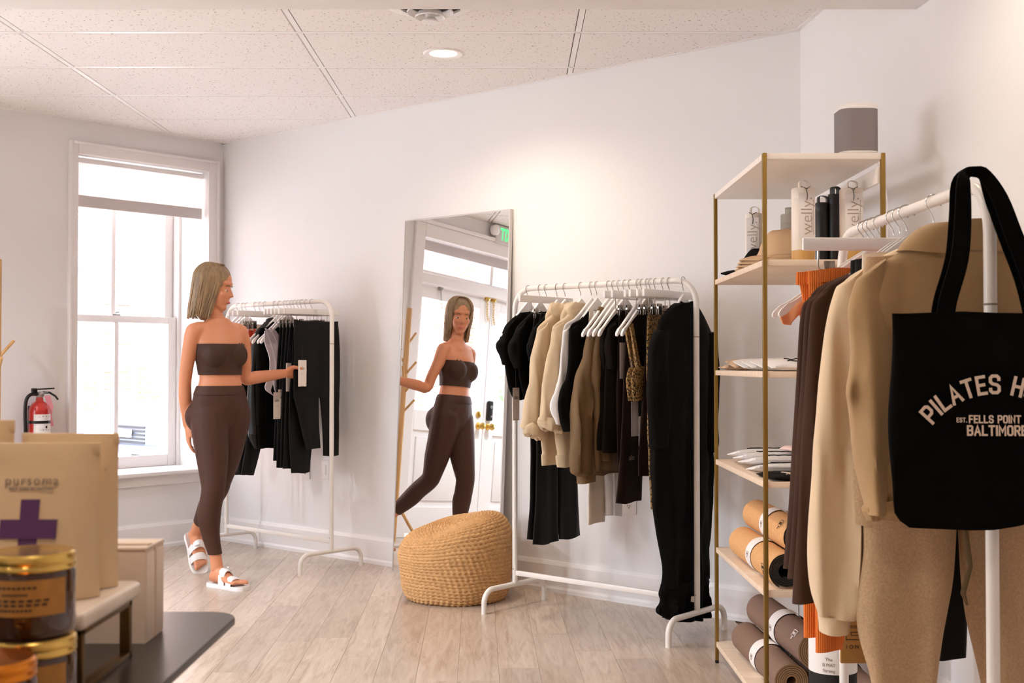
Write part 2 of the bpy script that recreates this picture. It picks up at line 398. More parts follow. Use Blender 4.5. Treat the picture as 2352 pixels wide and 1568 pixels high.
for y0, y1 in ((1.26, 2.37), (2.43, 3.54)): obj('pane', MB().box(-5.073, -5.067, y0, y1, .96, 2.14), glass, w3, None, 0)
struct('beam', MB().rbox(-5.0, 1.55, 3.80, 3.948, 2.317, HW, .004), wall_m)
bb = [(0, 0), (.022, 0), (.022, .018), (.016, .03), (.016, .135), (.008, .155), (0, .155)]
def baseb(name, Mw, x0, x1, s):
    rings = [[(x, s*p[0], p[1]) for p in bb] for x in (x0, x1)]
    struct(name, MB().loft(rings), trim_m, None, Mw)
baseb('baseboard_back', FB, 0, 4.12, -1); baseb('baseboard_left', FL, 0, 1.83, 1); baseb('baseboard_right', FR, 0, 7, -1)
# wall angle strips under the tiles
struct('trim_1', MB().box(0, 4.13, -.022, 0, HC-.004, HC), trim_m, None, FB)
struct('trim_2', MB().box(0, 4.6, 0, .022, HC-.004, HC), trim_m, None, FL)
struct('trim_3', MB().box(0, 1.2, -.022, 0, HC-.004, HC), trim_m, None, FR)

# ------------------------------------------------------------------ window in the left wall
win = struct('window_1', MB().box(.122, .140, -.42, -.30, .475, 2.393).box(1.004, 1.022, -.42, -.30, .475, 2.393).box(.14, 1.004, -.42, -.30, 2.375, 2.393), trim_m, None, FL)
cs = MB()
for a, b, z0, z1 in ((.055, .122, .475, 2.455), (1.022, 1.07, .475, 2.455), (.122, 1.022, 2.393, 2.455)): cs.rbox(a, b, -.002, .022, z0, z1, .004)
for a, b, z0, z1 in ((.045, .062, .475, 2.465), (1.062, 1.08, .475, 2.465), (.062, 1.062, 2.448, 2.465)): cs.rbox(a, b, -.002, .034, z0, z1, .004)
obj('casing', cs, trim_m, win)
obj('sill', MB().rbox(.03, 1.095, -.42, .06, .452, .478, .008), trim_m, win)
obj('apron', MB().rbox(.06, 1.065, -.001, .018, .39, .452, .004), trim_m, win)
def sash(z0, z1, y, name):
    m = MB(); x0, x1 = .142, 1.002
    m.rbox(x0, x0+.06, y-.02, y+.02, z0, z1, .004).rbox(x1-.06, x1, y-.02, y+.02, z0, z1, .004)
    bot = .075 if name == 'lower_sash' else .045
    m.rbox(x0+.06, x1-.06, y-.02, y+.02, z0, z0+bot, .004).rbox(x0+.06, x1-.06, y-.02, y+.02, z1-.045, z1, .004)
    s = obj(name, m, trim_m, win)
    obj('muntin', MB().rbox(.557, .587, y-.016, y+.016, z0+bot, z1-.045, .005), trim_m, s)
    for a, b in ((x0+.06, .557), (.587, x1-.06)): obj('pane', MB().box(a, b, y-.002, y+.002, z0+bot, z1-.045), glass, s, None, 0)
sash(1.41, 2.375, -.385, 'upper_sash'); sash(.478, 1.455, -.34, 'lower_sash')
obj('sash_lock', MB().rbox(.54, .60, -.35, -.33, 1.455, 1.465, .003).tube([(.572, -.34, 1.465), (.572, -.34, 1.475), (.55, -.335, 1.478)], .005), steel, win)
def b_blind(nt, b):
    t = N(nt, 'ShaderNodeBsdfTranslucent', Color=srgb(244, 240, 238)); d = N(nt, 'ShaderNodeBsdfDiffuse', Color=srgb(240, 236, 234))
    x = N(nt, 'ShaderNodeMixShader'); x.inputs[0].default_value = .75
    nt.links.new(d.outputs[0], x.inputs[1]); nt.links.new(t.outputs[0], x.inputs[2]); nt.links.new(x.outputs[0], nt.nodes['Material Output'].inputs[0])
blind_m = node_mat('blind_fabric', b_blind)
bl = thing('roller_blind', 'white roller blind half drawn at the top of the window by the corner', 'blind', FL)
obj('roller', MB().tube([(.13, -.06, 2.365), (1.014, -.06, 2.365)], .02), trim_m, bl)
obj('fabric', MB().box(.138, 1.006, -.043, -.041, 2.14, 2.37), blind_m, bl, None, 0)
obj('hem_bar', MB().rbox(.136, 1.008, -.05, -.034, 2.085, 2.155, .005), mat('blind_bar', (206, 198, 196), .6), bl)

# ------------------------------------------------------------------ entrance doors, seen in the mirror
dw = struct('trim_4', MB().rbox(1.83, 1.94, -.002, .025, 0, 2.44, .005).rbox(4.10, 4.21, -.002, .025, 0, 2.44, .005).rbox(1.94, 4.10, -.002, .025, 2.33, 2.44, .005)
            .rbox(1.80, 4.24, 0, .045, 2.44, 2.47, .006).box(1.94, 2.03, -.26, -.14, 0, 2.36).box(4.02, 4.10, -.26, -.14, 0, 2.36).rbox(2.03, 4.02, -.28, -.12, 2.0, 2.085, .006), trim_m, None, FL)
tr = struct('window_2', MB().rbox(2.03, 4.02, -.23, -.17, 2.085, 2.115, .004).rbox(2.03, 4.02, -.23, -.17, 2.33, 2.36, .004).rbox(2.98, 3.02, -.23, -.17, 2.115, 2.33, .004), trim_m, None, FL)
for a, b in ((2.03, 2.98), (3.02, 4.02)):
    obj('pane', MB().box(a, b, -.202, -.198, 2.115, 2.33), glass, tr, None, 0)
o = obj('valance', MB().rbox(2.06, 3.99, -.15, -.13, 2.265, 2.345, .004), MATS['blind_bar'], tr)
for k, (a, b) in enumerate(((2.032, 3.017), (3.023, 4.018))):
    g0, g1 = a+.135, b-.135
    m = MB(); y0, y1 = -.225, -.18
    m.rbox(a, g0, y0, y1, .012, 1.995, .003).rbox(g1, b, y0, y1, .012, 1.995, .003)
    for z0, z1 in ((.012, .22), (.83, .99), (1.895, 1.995)): m.rbox(g0, g1, y0, y1, z0, z1, .003)
    d = struct('door_%d' % (k+1), m, trim_m, None, FL)
    obj('panel', MB().box(g0, g1, -.21, -.195, .22, .83).rbox(g0+.05, g1-.05, -.2, -.184, .27, .78, .006), trim_m, d, None, 30)
    obj('pane', MB().box(g0, g1, -.205, -.2, .99, 1.895), glass, d, None, 0)
    kx = b-.06 if k == 0 else a+.06
    rot = FACE_PY
    obj('knob', MB().lathe([(.03, 0), (.03, .006), (.012, .012), (.012, .03), (.026, .04), (.03, .052), (.022, .064), (.001, .068)], 20, 0, T(kx, -.18, .905) @ FACE_PY), goldm, d)
    if k == 0: obj('deadbolt', MB().lathe([(.028, 0), (.026, .012), (.01, .014), (.01, .024), (.001, .026)], 20, 0, T(kx-.01, -.18, 1.0) @ FACE_PY), goldm, d)
    else:
        kp = obj('keypad', MB().rbox(kx-.032, kx+.032, -.18, -.15, .955, 1.125, .014, 4), black_p, d)
        obj('keypad_button', MB().lathe([(.014, 0), (.012, .004)], 16, 0, T(kx, -.15, 1.075) @ FACE_PY), steel, kp)
        obj('keypad_lever', MB().rbox(kx-.008, kx+.02, -.15, -.142, .985, 1.0, .003), steel, kp)
def chain(name, label, pts, m, r):
    t = thing(name, label, 'chain', FL)
    P = [Vector(p) for p in pts]; L = [0]
    for a, b in zip(P, P[1:]): L.append(L[-1]+(b-a).length)
    n = int(L[-1]/(r*3.2))
    mb = MB()
    for i in range(n):
        s = (i+.5)/n*L[-1]; k = max(j for j in range(len(L)-1) if L[j] <= s); c = P[k].lerp(P[k+1], (s-L[k])/(L[k+1]-L[k])); d = (P[k+1]-P[k]).normalized()
        M = Matrix.Translation(c) @ d.to_track_quat('X', 'Z').to_matrix().to_4x4() @ Matrix.Rotation(PI/2*(i % 2), 4, 'X')
        mb.tube([(math.cos(a)*r*2.2, math.sin(a)*r*1.3, 0) for a in [2*PI*q/8 for q in range(8)]], r*.42, 5, 0, M, closed=True)
    obj('chain_links', mb, m, t)['kind'] = 'stuff'
    obj('mount', MB().rbox(P[0].x-.02, P[0].x+.02, P[0].y-.02, P[0].y+.012, P[0].z-.01, P[0].z+.02, .003), m, t)
chain('door_chain', 'brass chain hanging at the meeting edge of the left door leaf, seen in mirror', [(2.955, -.165, 1.985), (2.955, -.16, 1.85), (2.98, -.16, 1.80)], goldm, .006)
chain('door_chain', 'brass chain hanging at the top of the right door leaf, seen in mirror', [(3.04, -.165, 1.985), (3.04, -.16, 1.84), (3.06, -.16, 1.78)], goldm, .006)
chain('stay_chain', 'thin steel chain drooping from the door head, seen in mirror left of the person', [(2.36, -.165, 1.985), (2.38, -.16, 1.84), (2.45, -.16, 1.74), (2.55, -.16, 1.73), (2.66, -.16, 1.86)], steel, .004)
es = thing('exit_sign', 'white exit sign box with green letters above the door, seen in the mirror', 'exit sign', FL)
obj('housing', MB().rbox(2.76, 3.07, .0, .055, 2.43, 2.585, .012, 3), mat('sign_grey', (214, 210, 206), .5), es)
text('lettering', 'EXIT', .14, exit_glow, es, T(2.905, .0565, 2.505) @ FACE_PY @ Matrix.Diagonal((.68, 1, 1, 1)), bold=.004)
obj('lamp_head', MB().lathe([(.012, 0), (.045, .02), (.045, .05), (.03, .062), (.001, .064)], 20, 0, T(2.735, .02, 2.53) @ FACE_PY), trim_m, es)

# ------------------------------------------------------------------ outside
GZ = -.30
struct('street', MB().box(-30, 30, -30, -.43, GZ-.2, GZ), mat('pavement', (214, 210, 206), .9, var=(1.2, .05)), None, FL)
bd = thing('brick_building', 'brick building with white window frames across the street, seen through the window', 'building', FL)
obj('brick_facade', MB().box(-16, 14.2, -10.8, -10, .44, 9), brick_m, bd, None, 0)
obj('foundation', MB().rbox(-16, 14.25, -10.85, -9.93, GZ, .44, .02), mat('white_stone', (236, 232, 228), .8), bd)
for x, z0, z1, w in ((-4.96, .70, 2.06, .46), (-3.6, 3.3, 4.8, .6), (-6.4, 3.3, 4.8, .6), (11.5, .9, 2.4, .6), (9.2, .9, 2.4, .6), (13.2, .9, 2.4, .6)):
    f = obj('window', MB().rbox(x-w/2-.1, x+w/2+.1, -10.02, -9.95, z0-.16, z0, .01).rbox(x-w/2-.1, x-w/2, -10.02, -9.96, z0, z1, .01).rbox(x+w/2, x+w/2+.1, -10.02, -9.96, z0, z1, .01)
            .rbox(x-w/2-.1, x+w/2+.1, -10.02, -9.95, z1, z1+.12, .01).rbox(x-w/2, x+w/2, -10.01, -9.97, (z0+z1)/2-.02, (z0+z1)/2+.02, .005), MATS['white_stone'], bd)
    sl = MB(); n = 16
    for k in range(n): sl.box(x-w/2, x+w/2, -10.01, -9.99, z0+(z1-z0)*k/n, z0+(z1-z0)*(k+.6)/n)
    obj('blind', sl, mat('grey_blind', (168, 172, 182), .7) if 'grey_blind' not in MATS else MATS['grey_blind'], f, None, 0)['kind'] = 'stuff'
# parked car, front towards +x of the wall frame
car = thing('parked_car', 'silver car parked across the street, seen through the lower window pane', 'car', FL @ T(-3.75, -7.6, GZ))
silver = mat('car_silver', (92, 98, 112), .4); cglass = mat('car_glass', (60, 66, 74), .08); tyre = mat('tyre', (40, 40, 42), .8)
def carring(x, z0, z1, hw, tw): return [(x, -hw, z0+.08), (x, -hw*.96, z0), (x, hw*.96, z0), (x, hw, z0+.08), (x, hw*1.01, (z0+z1)/2), (x, hw*tw, z1-.05), (x, hw*tw*.9, z1), (x, -hw*tw*.9, z1), (x, -hw*tw, z1-.05), (x, -hw*1.01, (z0+z1)/2)]
bodyk = [(0, .35, .62, .68, .95), (-.08, .27, .80, .78, .95), (-.25, .24, .88, .84, .95), (-.7, .24, .95, .87, .95), (-1.15, .24, 1.0, .88, .95), (-2.2, .24, 1.0, .88, .96), (-3.6, .24, 1.02, .88, .95), (-4.1, .3, .98, .84, .94), (-4.25, .38, .7, .78, .95)]
obj('body', MB().loft([carring(x, a, b, h, t) for x, a, b, h, t in bodyk]), silver, car, None, 50)
cabk = [(-1.1, .95, .99, .80, .95), (-1.75, .95, 1.42, .76, .82), (-2.3, .95, 1.50, .76, .80), (-3.3, .95, 1.46, .76, .80), (-4.0, .95, 1.05, .76, .9)]
obj('cabin', MB().loft([carring(x, a, b, h, t) for x, a, b, h, t in cabk]), cglass, car, None, 50)
obj('roof', MB().rbox(-3.3, -1.85, -.6, .6, 1.44, 1.52, .04, 3), silver, car)
for s in (-1, 1):
    obj('headlight', MB().rbox(-.22, .0, s*.62-.13, s*.62+.13, .66, .78, .03, 3), mat('lamp_lens', (230, 234, 240), .1) if s < 0 else MATS['lamp_lens'], car)
    obj('mirror', MB().rbox(-1.5, -1.38, s*.98-.08, s*.98+.08, 1.0, 1.13, .03, 3), silver, car)
    for x in (-.85, -3.45):
        w = obj('wheel', MB().lathe([(.2, -.1), (.3, -.1), (.32, -.07), (.32, .07), (.3, .1), (.2, .1)], 28, 0, T(x, s*.8, .32) @ FACE_PY), tyre, car)
        obj('hubcap', MB().lathe([(.2, -.105), (.2, .105)], 20, 0, T(x, s*.8, .32) @ FACE_PY), steel, w)
gr = MB()
for k in range(5): gr.rbox(-.06, .02, -.42, .42, .42+k*.05, .445+k*.05, .006)
obj('grille', gr, tyre, car); obj('bumper', MB().rbox(-.1, .06, -.8, .8, .28, .4, .04, 3), silver, car); obj('number_plate', MB().rbox(.04, .07, -.16, .16, .5, .6, .004), MATS['white_stone'], car)
lampt = thing('street_lamp', 'street lantern with tapered glass on a slim pole outside the window', 'street lamp', FL @ T(-3.56, -8.5, GZ))
iron = mat('blue_grey_iron', (112, 122, 142), .5)
obj('pole', MB().lathe([(.09, 0), (.09, .3), (.05, .5), (.035, 2.6), (.05, 2.7), (.03, 2.78)], 16), iron, lampt)
lf = MB()
for sx in (-1, 1):
    for sy in (-1, 1): lf.tube([(sx*.09, sy*.09, 2.80), (sx*.18, sy*.18, 3.16)], .012, 6)
lf.rbox(-.1, .1, -.1, .1, 2.76, 2.81, .01)
obj('lantern_frame', lf, iron, lampt); obj('lantern_glass', MB().loft([[(-.088, -.088, 2.81), (.088, -.088, 2.81), (.088, .088, 2.81), (-.088, .088, 2.81)], [(-.175, -.175, 3.155), (.175, -.175, 3.155), (.175, .175, 3.155), (-.175, .175, 3.155)]]), glass, lampt, None, 0)
obj('lantern_roof', MB().loft([[(-.24, -.24, 3.16), (.24, -.24, 3.16), (.24, .24, 3.16), (-.24, .24, 3.16)], [(-.08, -.08, 3.34), (.08, -.08, 3.34), (.08, .08, 3.34), (-.08, .08, 3.34)], [(-.02, -.02, 3.42), (.02, -.02, 3.42), (.02, .02, 3.42), (-.02, .02, 3.42)]]), iron, lampt, None, 20)
bo = obj('bollard', MB().lathe([(.07, 0), (.07, .95), (.085, .97), (.085, 1.03), (.05, 1.08), (.001, 1.09)], 18), mat('tan_bollard', (214, 196, 176), .8), None, FL @ T(-1.55, -4.2, GZ))
tag(bo, 'beige street bollard outside the window, behind the top of the pouches', 'bollard')
leaf_m = mat('tree_leaf', (120, 150, 96), .6, var=(2, .3))
for k, (x, y, h) in enumerate(((15.6, -8.6, 1.0), (20.4, -9.8, 1.25))):
    tr_ = thing('street_tree', ('leafy green street tree reflected in the right door pane', 'taller green street tree further along, reflected in the right door pane')[k], 'tree', FL @ T(x, y, GZ))
    obj('trunk', MB().tube([(0, 0, 0), (.05, 0, 1.2), (-.05, .05, 2.4), (0, 0, 3.2)], [.16, .13, .1, .05], 10), mat('bark', (110, 96, 84), .9) if k == 0 else MATS['bark'], tr_)
    lm = MB(); rr = random.Random(5+k)
    for _ in range(2600):
        a, b, r = rr.random()*2*PI, math.acos(rr.uniform(-1, 1)), rr.random()**.4
        c = Vector((math.cos(a)*math.sin(b)*1.5*r, math.sin(a)*math.sin(b)*1.5*r, 2.2*h+math.cos(b)*1.9*r*h))
        M = Matrix.Translation(c) @ Matrix.Rotation(rr.random()*6, 4, (rr.random()-.5, rr.random()-.5, rr.random()-.5))
        lm.add([(-.08, 0, 0), (0, -.045, .01), (.08, 0, 0), (0, .045, .01)], [(0, 1, 2, 3)], 0, M)
    obj('foliage', lm, leaf_m, tr_, None, 0)['kind'] = 'stuff'
hs = thing('white_house', 'white house with red step across the street, reflected low in the left door pane', 'house', FL)
obj('wall', MB().box(9.5, 12.4, -9.0, -8.6, GZ, 1.2), MATS['white_stone'], hs, None, 0); obj('step', MB().rbox(10.2, 12.6, -8.62, -8.1, GZ, .05, .02), mat('red_step', (196, 120, 110), .8), hs); obj('coping', MB().rbox(9.4, 12.5, -9.05, -8.5, 1.2, 1.3, .02), MATS['white_stone'], hs)

# ------------------------------------------------------------------ ceiling fittings
dl = thing('recessed_light', 'round recessed ceiling light glowing warm in the tiled ceiling', 'ceiling light', T(-.32, 5.556, HC))
obj('trim_ring', MB().lathe([(.062, .004), (.064, -.004), (.088, -.008), (.094, -.004), (.094, .004)], 40), trim_m, dl)
obj('lens', MB().lathe([(.001, -.002), (.063, -.001), (.063, .004)], 40), lamp_glow, dl)
vt = thing('ceiling_vent', 'round white air diffuser with concentric rings, half behind the beam', 'ceiling vent', T(-.33, 4.80, HC))
vdk = mat('vent_dark', (46, 38, 34), .9)
obj('flange', MB().lathe([(.125, .02), (.125, -.014), (.15, -.014), (.185, -.004), (.19, .002), (.19, .02)], 48), trim_m, vt)
obj('throat', MB().lathe([(.001, -.004), (.126, -.004), (.126, -.002), (.001, -.002)], 48), vdk, vt)
for k, (r, z) in enumerate(((.092, -.036), (.060, -.056))): obj('cone_ring', MB().lathe([(r-.016, z+.020), (r, z), (r+.002, z+.004), (r-.013, z+.024)], 48, caps=(False, False)), trim_m, vt)
obj('centre_cap', MB().lathe([(.02, -.004), (.02, -.055), (.034, -.070), (.034, -.075), (.001, -.078)], 40), trim_m, vt)

# ------------------------------------------------------------------ wall fittings
def outlet(u, z, w, h, label, kind):
    r = thing('wall_plate', label, 'outlet' if kind == 'o' else 'switch', FB)
    obj('plate', MB().rbox(u-w/2, u+w/2, -.007, 0, z-h/2, z+h/2, .003), trim_m, r)
    if kind == 'o':
        for dz in (-.02, .02):
            f = obj('socket', MB().lathe([(.017, 0), (.016, .003), (.001, .0032)], 20, 0, T(u, -.006, z+dz) @ FACE_NY), trim_m, r)
            obj('slot', MB().box(u-.007, u-.005, -.0105, -.009, z+dz-.004, z+dz+.006).box(u+.005, u+.007, -.0105, -.009, z+dz-.004, z+dz+.006).lathe([(.0028, 0), (.0028, .0012)], 10, 0, T(u, -.0092, z+dz-.009) @ FACE_NY), ink, f)
    else: obj('toggle', MB().rbox(u-.012, u+.012, -.014, -.006, z-.03, z+.03, .004), trim_m, r)
outlet(3.235, .485, .078, .118, 'white wall outlet behind the clothes on the long rack by the pouf', 'o')
outlet(.85, .508, .078, .118, 'white wall outlet plate just below the black leggings by the window', 'o')
outlet(1.03, .512, .07, .115, 'white wall plate beside the right upright of the rack by the window', 's')
# ------------------------------------------------------------------ leaning mirror
mr = thing('leaning_mirror', 'tall silver framed mirror leaning on the back wall behind the pouf', 'mirror', FB @ T(1.722, -.117, 0) @ Matrix.Rotation(math.radians(-2.8), 4, 'X'))
mw_, mh_ = .78, 1.952
obj('glass', MB().box(.006, mw_-.006, 0, .004, .006, mh_-.006), mirror_m, mr, None, 0)
fm = MB()
for a, b, z0, z1 in ((0, .006, 0, mh_), (mw_-.006, mw_, 0, mh_), (.006, mw_-.006, 0, .006), (.006, mw_-.006, mh_-.006, mh_)): fm.box(a, b, -.002, .02, z0, z1)
obj('frame', fm, alu, mr, None, 20); obj('backing', MB().box(.006, mw_-.006, .006, .012, .006, mh_-.006), MATS['white_stone'], mr, None, 0)

# ------------------------------------------------------------------ jute pouf: braid rows pressed out of one dented cushion
def pouf():
    prof = [(.205, .0), (.235, .012), (.252, .05), (.264, .11), (.274, .18), (.277, .235), (.268, .285), (.245, .325), (.205, .352), (.15, .365), (.08, .366), (.006, .362)]
    P = cr(prof, 30); L = [0]
    for a, b in zip(P, P[1:]): L.append(L[-1]+math.hypot(b[0]-a[0], b[1]-a[1]))
    rowh = .0165; nt_ = int(L[-1]/.0026); ns = 300; rings = []; k = 0
    for i in range(nt_+1):
        s = L[-1]*i/nt_
        while k < len(L)-2 and L[k+1] < s: k += 1
        f = (s-L[k])/max(1e-9, L[k+1]-L[k]); r = P[k][0]+(P[k+1][0]-P[k][0])*f; z = P[k][1]+(P[k+1][1]-P[k][1])*f
        tx, tz = P[min(k+1, len(P)-1)][0]-P[k][0], P[min(k+1, len(P)-1)][1]-P[k][1]; tl = math.hypot(tx, tz) or 1; nx, nz = tz/tl, -tx/tl
        ring = []
        for j in range(ns):
            a = 2*PI*j/ns; row = s/rowh+j/ns; u = row-math.floor(row); q = math.floor(row)
            w = max(.12, r/.27)
            d = .0058*math.sqrt(max(0, 1-(2*u-1)**2))+.0026*math.sin(a*round(62*w)+q*2.1+(u-.5)*3.6)
            rr = max(.002, r+nx*d); x, y, zz = rr*math.cos(a), rr*math.sin(a), z+nz*d
            top = max(0, (zz-.16)/.2)
            zz += top*(.055*x/.27 + .012)                                   # the right side stands higher
            e = ((x+.075)/.125)**2+((y+.10)/.10)**2; zz -= .06*math.exp(-e)*min(1, top)   # sat-in hollow
            zz += .008*noise.noise((x*7, y*7, z*6)); x += .006*noise.noise((z*9, a, 3)); y += .006*noise.noise((z*8, a, 9))
            ring.append((x, y, max(0, zz)))
        rings.append(ring)
    return MB().loft(rings)
tag(obj('pouf', pouf(), jute, None, T(-.275, 5.895, 0)), 'round braided jute pouf with a dented top in front of the mirror', 'pouf')

# ------------------------------------------------------------------ clothes racks
RZ = 1.4975
class Rack:
    def __init__(s, o, d): s.o = Vector((o[0], o[1], 0)); s.d = Vector((d[0], d[1], 0)).normalized(); s.n = Vector((s.d.y, -s.d.x, 0)); s.rz = math.atan2(s.n.y, s.n.x)
    def M(s, at, z=0, a=0, tw=0): p = s.o+s.d*at+s.n*a; return T(p.x, p.y, z, s.rz+tw)
R1 = Rack((-1.74, 7.315), (.749, -.663)); R2 = Rack((.014, 5.668), (.7587, -.6514)); R3 = Rack((.913, 3.31), (.017, -1))
def arc(c, r, a0, a1, n, f): return [f(c[0]+r*math.cos(a0+(a1-a0)*k/n), c[1]+r*math.sin(a0+(a1-a0)*k/n)) for k in range(n+1)]
def make_rack(rk, ln, label):
    t = thing('clothes_rack', label, 'clothes rack', rk.M(0))
    r = .10; Y = lambda a, b: (0, a, b)
    pts = [(0, 0, .105), (0, 0, 1.25)]+[(0, 0, RZ-r)]+arc((r, RZ-r), r, PI, PI/2, 10, Y)[1:]+arc((ln-r, RZ-r), r, PI/2, 0, 10, Y)+[(0, ln, 1.25), (0, ln, .105)]
    obj('frame', MB().tube(pts, .0125, 14), white_metal, t)
    for y in (0, ln):
        q = .06; X = lambda a, b: (a, y, b)
        fp = [(-.218, y, 0)]+arc((-.218+q, .107-q), q, PI, PI/2, 8, X)+arc((.218-q, .107-q), q, PI/2, 0, 8, X)+[(.218, y, 0)]
        obj('foot', MB().tube(fp, .0125, 12), white_metal, t)
        obj('sleeve_joint', MB().lathe([(.0128, 1.255), (.0134, 1.256), (.0134, 1.258), (.0128, 1.259)], 16, 0, T(0, y, 0)), greyink, t)
        obj('screw', MB().ball((0.0128, y, .18), .003, 8, 6), steel, t)
    obj('lower_bar', MB().rbox(-.007, .007, 0, ln, .148, .172, .004), white_metal, t)
    return t
make_rack(R1, .985, 'white metal clothes rack beside the window, behind the person')
make_rack(R2, 1.0, 'white metal clothes rack full of beige and black clothes right of the mirror')
make_rack(R3, .985, 'white metal clothes rack nearest the camera with the black tote bag')

# ------------------------------------------------------------------ hangers
def hook_mesh():
    p = [(0, 0, 1.452), (.001, 0, 1.462), (.007, 0, 1.474), (.0145, 0, 1.486)]+[(.0175*math.cos(a), 0, RZ-.0025+.0175*math.sin(a)) for a in [-.35+(PI+.75)*k/12 for k in range(13)]]
    return MB().tube(p, .0016, 6)
hookM = hook_mesh().mesh('hook', chrome)
def shirt_body():
    up, lo = [], []
    for k in range(17):
        t = k/16; x = .190*t
        zc = 1.417-.085*t-.062*t**1.6
        h = .036*(1-t)**3+.010 if t < .86 else .011+.012*math.sin((t-.86)/.14*PI*.8)
        up.append((x, zc+h*.5)); lo.append((x, zc-h*.55))
    tip = [(.194, up[-1][1]-.008), (.194, lo[-1][1]+.004)]
    half = up+tip+lo[::-1]
    m = MB()
    full = [(-x, z) for x, z in up[::-1]][:-1]+up+tip+lo[::-1]+[(-x, z) for x, z in lo[1:]]+[(-x, z) for x, z in tip[::-1]]
    m.prism([(x, z) for x, z in full], -.0055, .0055)
    return m.mesh('body', white_plas, 30)
shirtM = shirt_body()
barM = MB().rbox(-.195, .195, -.0065, .0065, 1.424, 1.456, .003).mesh('bar', white_plas)
wireM = MB().tube([(.11, 0, 1.426), (.11, 0, 1.385), (.107, 0, 1.378), (.10, 0, 1.375), (-.10, 0, 1.375), (-.107, 0, 1.378), (-.11, 0, 1.385), (-.11, 0, 1.426)], .002, 6).mesh('wire', chrome)
def clip_mesh():
    m = MB().rbox(-.013, .013, .003, .0055, 1.352, 1.398, .001).rbox(-.013, .013, -.0055, -.003, 1.352, 1.398, .001)
    m.tube([(-.0135, 0, 1.381), (.0135, 0, 1.381)], .0045, 10)
    for k in range(4): m.rbox(-.0135, .0135, .005, .0066, 1.356+k*.006, 1.359+k*.006, .0005)
    return m.mesh('clip', clipm)
clipM = clip_mesh()
def proto(kind):
    h = thing('shirt_hanger' if kind == 'S' else 'clip_hanger', 'proto', 'hanger')
    obj('hook', hookM, chrome, h)
    if kind == 'S': obj('body', shirtM, white_plas, h)
    else:
        obj('bar', barM, white_plas, h); obj('wire', wireM, chrome, h, None if kind == 'C' else Matrix.Diagonal((1.42, 1, 1, 1)))
        for x in ((-.075, .075) if kind == 'C' else (-.128, .128)): obj('clip', clipM, clipm, h, T(x, 0, 0))
    return h
PROTO = {}
def hanger(rk, s, kind, label, group, tw=0, sx=1.0):
    if kind not in PROTO: h = PROTO[kind] = proto(kind); h.matrix_world = rk.M(s, 0, 0, tw); h['label'] = label
    else: h = copy_tree(PROTO[kind], rk.M(s, 0, 0, tw) @ Matrix.Diagonal((sx, 1, 1, 1)), label)
    h['group'] = group; return h

# ------------------------------------------------------------------ cloth
def cloth(keys, th, amp=.006, k=9, ph=0, n=36, sub=5, y0=0, split=None, shear=0):
    """horizontal slices (z, x left, x right[, thickness factor]); waves run down the cloth; split=[(z, material)] colours by height"""
    ks = [tuple(q)+(1.0,)*(4-len(q)) for q in keys]; R = cr(ks, sub); rings = []; zt, zb = R[0][0], R[-1][0]
    for i, (z, a, b, tf) in enumerate(R):
        if a > b: a, b = b, a
        c, hw = (a+b)/2, max((b-a)/2, .004); f = min(1, max(0, (zt-z)/max(.05, (zt-zb)*.55)))
        ring = []
        for j in range(n):
            q = 2*PI*j/n; cs_, sn = math.cos(q), math.sin(q)
            x = c+hw*math.copysign(abs(cs_)**.85, cs_); t = th*tf*math.copysign(abs(sn)**.9, sn)
            w = amp*f*(math.sin(x*k*6+ph+z*2.2)+.6*math.sin(x*k*11+ph*2.3-z*3.1))+amp*1.1*noise.noise((x*7+z*3, z*8-x*4, ph))
            t *= 1+.35*f*noise.noise((x*14+ph, z*4, 7))
            zz = z+(.004*math.sin(x*40+ph) if i in (0, len(R)-1) else 0)
            if shear: zz -= shear*max(0, 1-i/(sub*1.6))*(x-c)
            ring.append((x, y0+t+w, zz))
        rings.append(ring)
    m = MB(); m.loft(rings); m.angle = 80
    if split:
        nf = len(m.f)
        for fi in range(nf):
            zc = sum(m.v[i][2] for i in m.f[fi])/len(m.f[fi])
            for zs, mi in split:
                if zc < zs: m.mi[fi] = mi
    return m
def roll(c, ra, rb, m=None, lump=.01, seed=0, tilt=0):
    """chunky turned-up cuff or collar: lumpy ring lying about level"""
    m = m or MB(); n, k = 40, 12; rings = []
    for i in range(n):
        a = 2*PI*i/n; ring = []
        for j in range(k):
            b = 2*PI*j/k; r = rb*(1+.35*noise.noise((math.cos(a)*3+seed, math.sin(a)*3, math.cos(b)*1.4+seed)))
            x, y = math.cos(a)*(ra[0]+r*math.cos(b)), math.sin(a)*(ra[1]+r*math.cos(b)*.8)
            z = r*1.1*math.sin(b)+tilt*math.cos(a)+lump*math.sin(a*3+seed)*.5
            ring.append((c[0]+x, c[1]+y, c[2]+z))
        rings.append(ring)
    return m.loft(rings+[rings[0]], (False, False))
def hang_tag(parent, x, z, y, zs, m=None, txt=True, w=.046, h=.15, tw=0):
    """card on a string from height zs; z is the card's top"""
    M = T(x, y, 0, tw)
    t = obj('hang_tag', MB().rbox(-w/2, w/2, -.0008, .0008, z-h, z, .0007, 1), m or tagm, parent, M)
    obj('string', MB().tube([(0, 0, z-.012), (.003, 0, (z+zs)/2), (0, -.004, zs)], .0009, 5), ink, t)
    if txt:
        text('lettering', 'alo', .026, ink, t, T(0, .0012, z-.045) @ FACE_PY, spacing=.95)
        obj('print_line', MB().box(-.01, .01, .0008, .0011, z-.078, z-.077).box(-.013, .013, .0008, .0011, z-.146, z-.144), greyink, t, None, 0)
    return t
def garment(rk, s, name, label, cat, group=None, tw=0):
    return thing(name, label, cat, rk.M(s, 0, 0, tw), group)
def mirrored(k): return [(q[0], -q[2], -q[1])+tuple(q[3:]) for q in k]
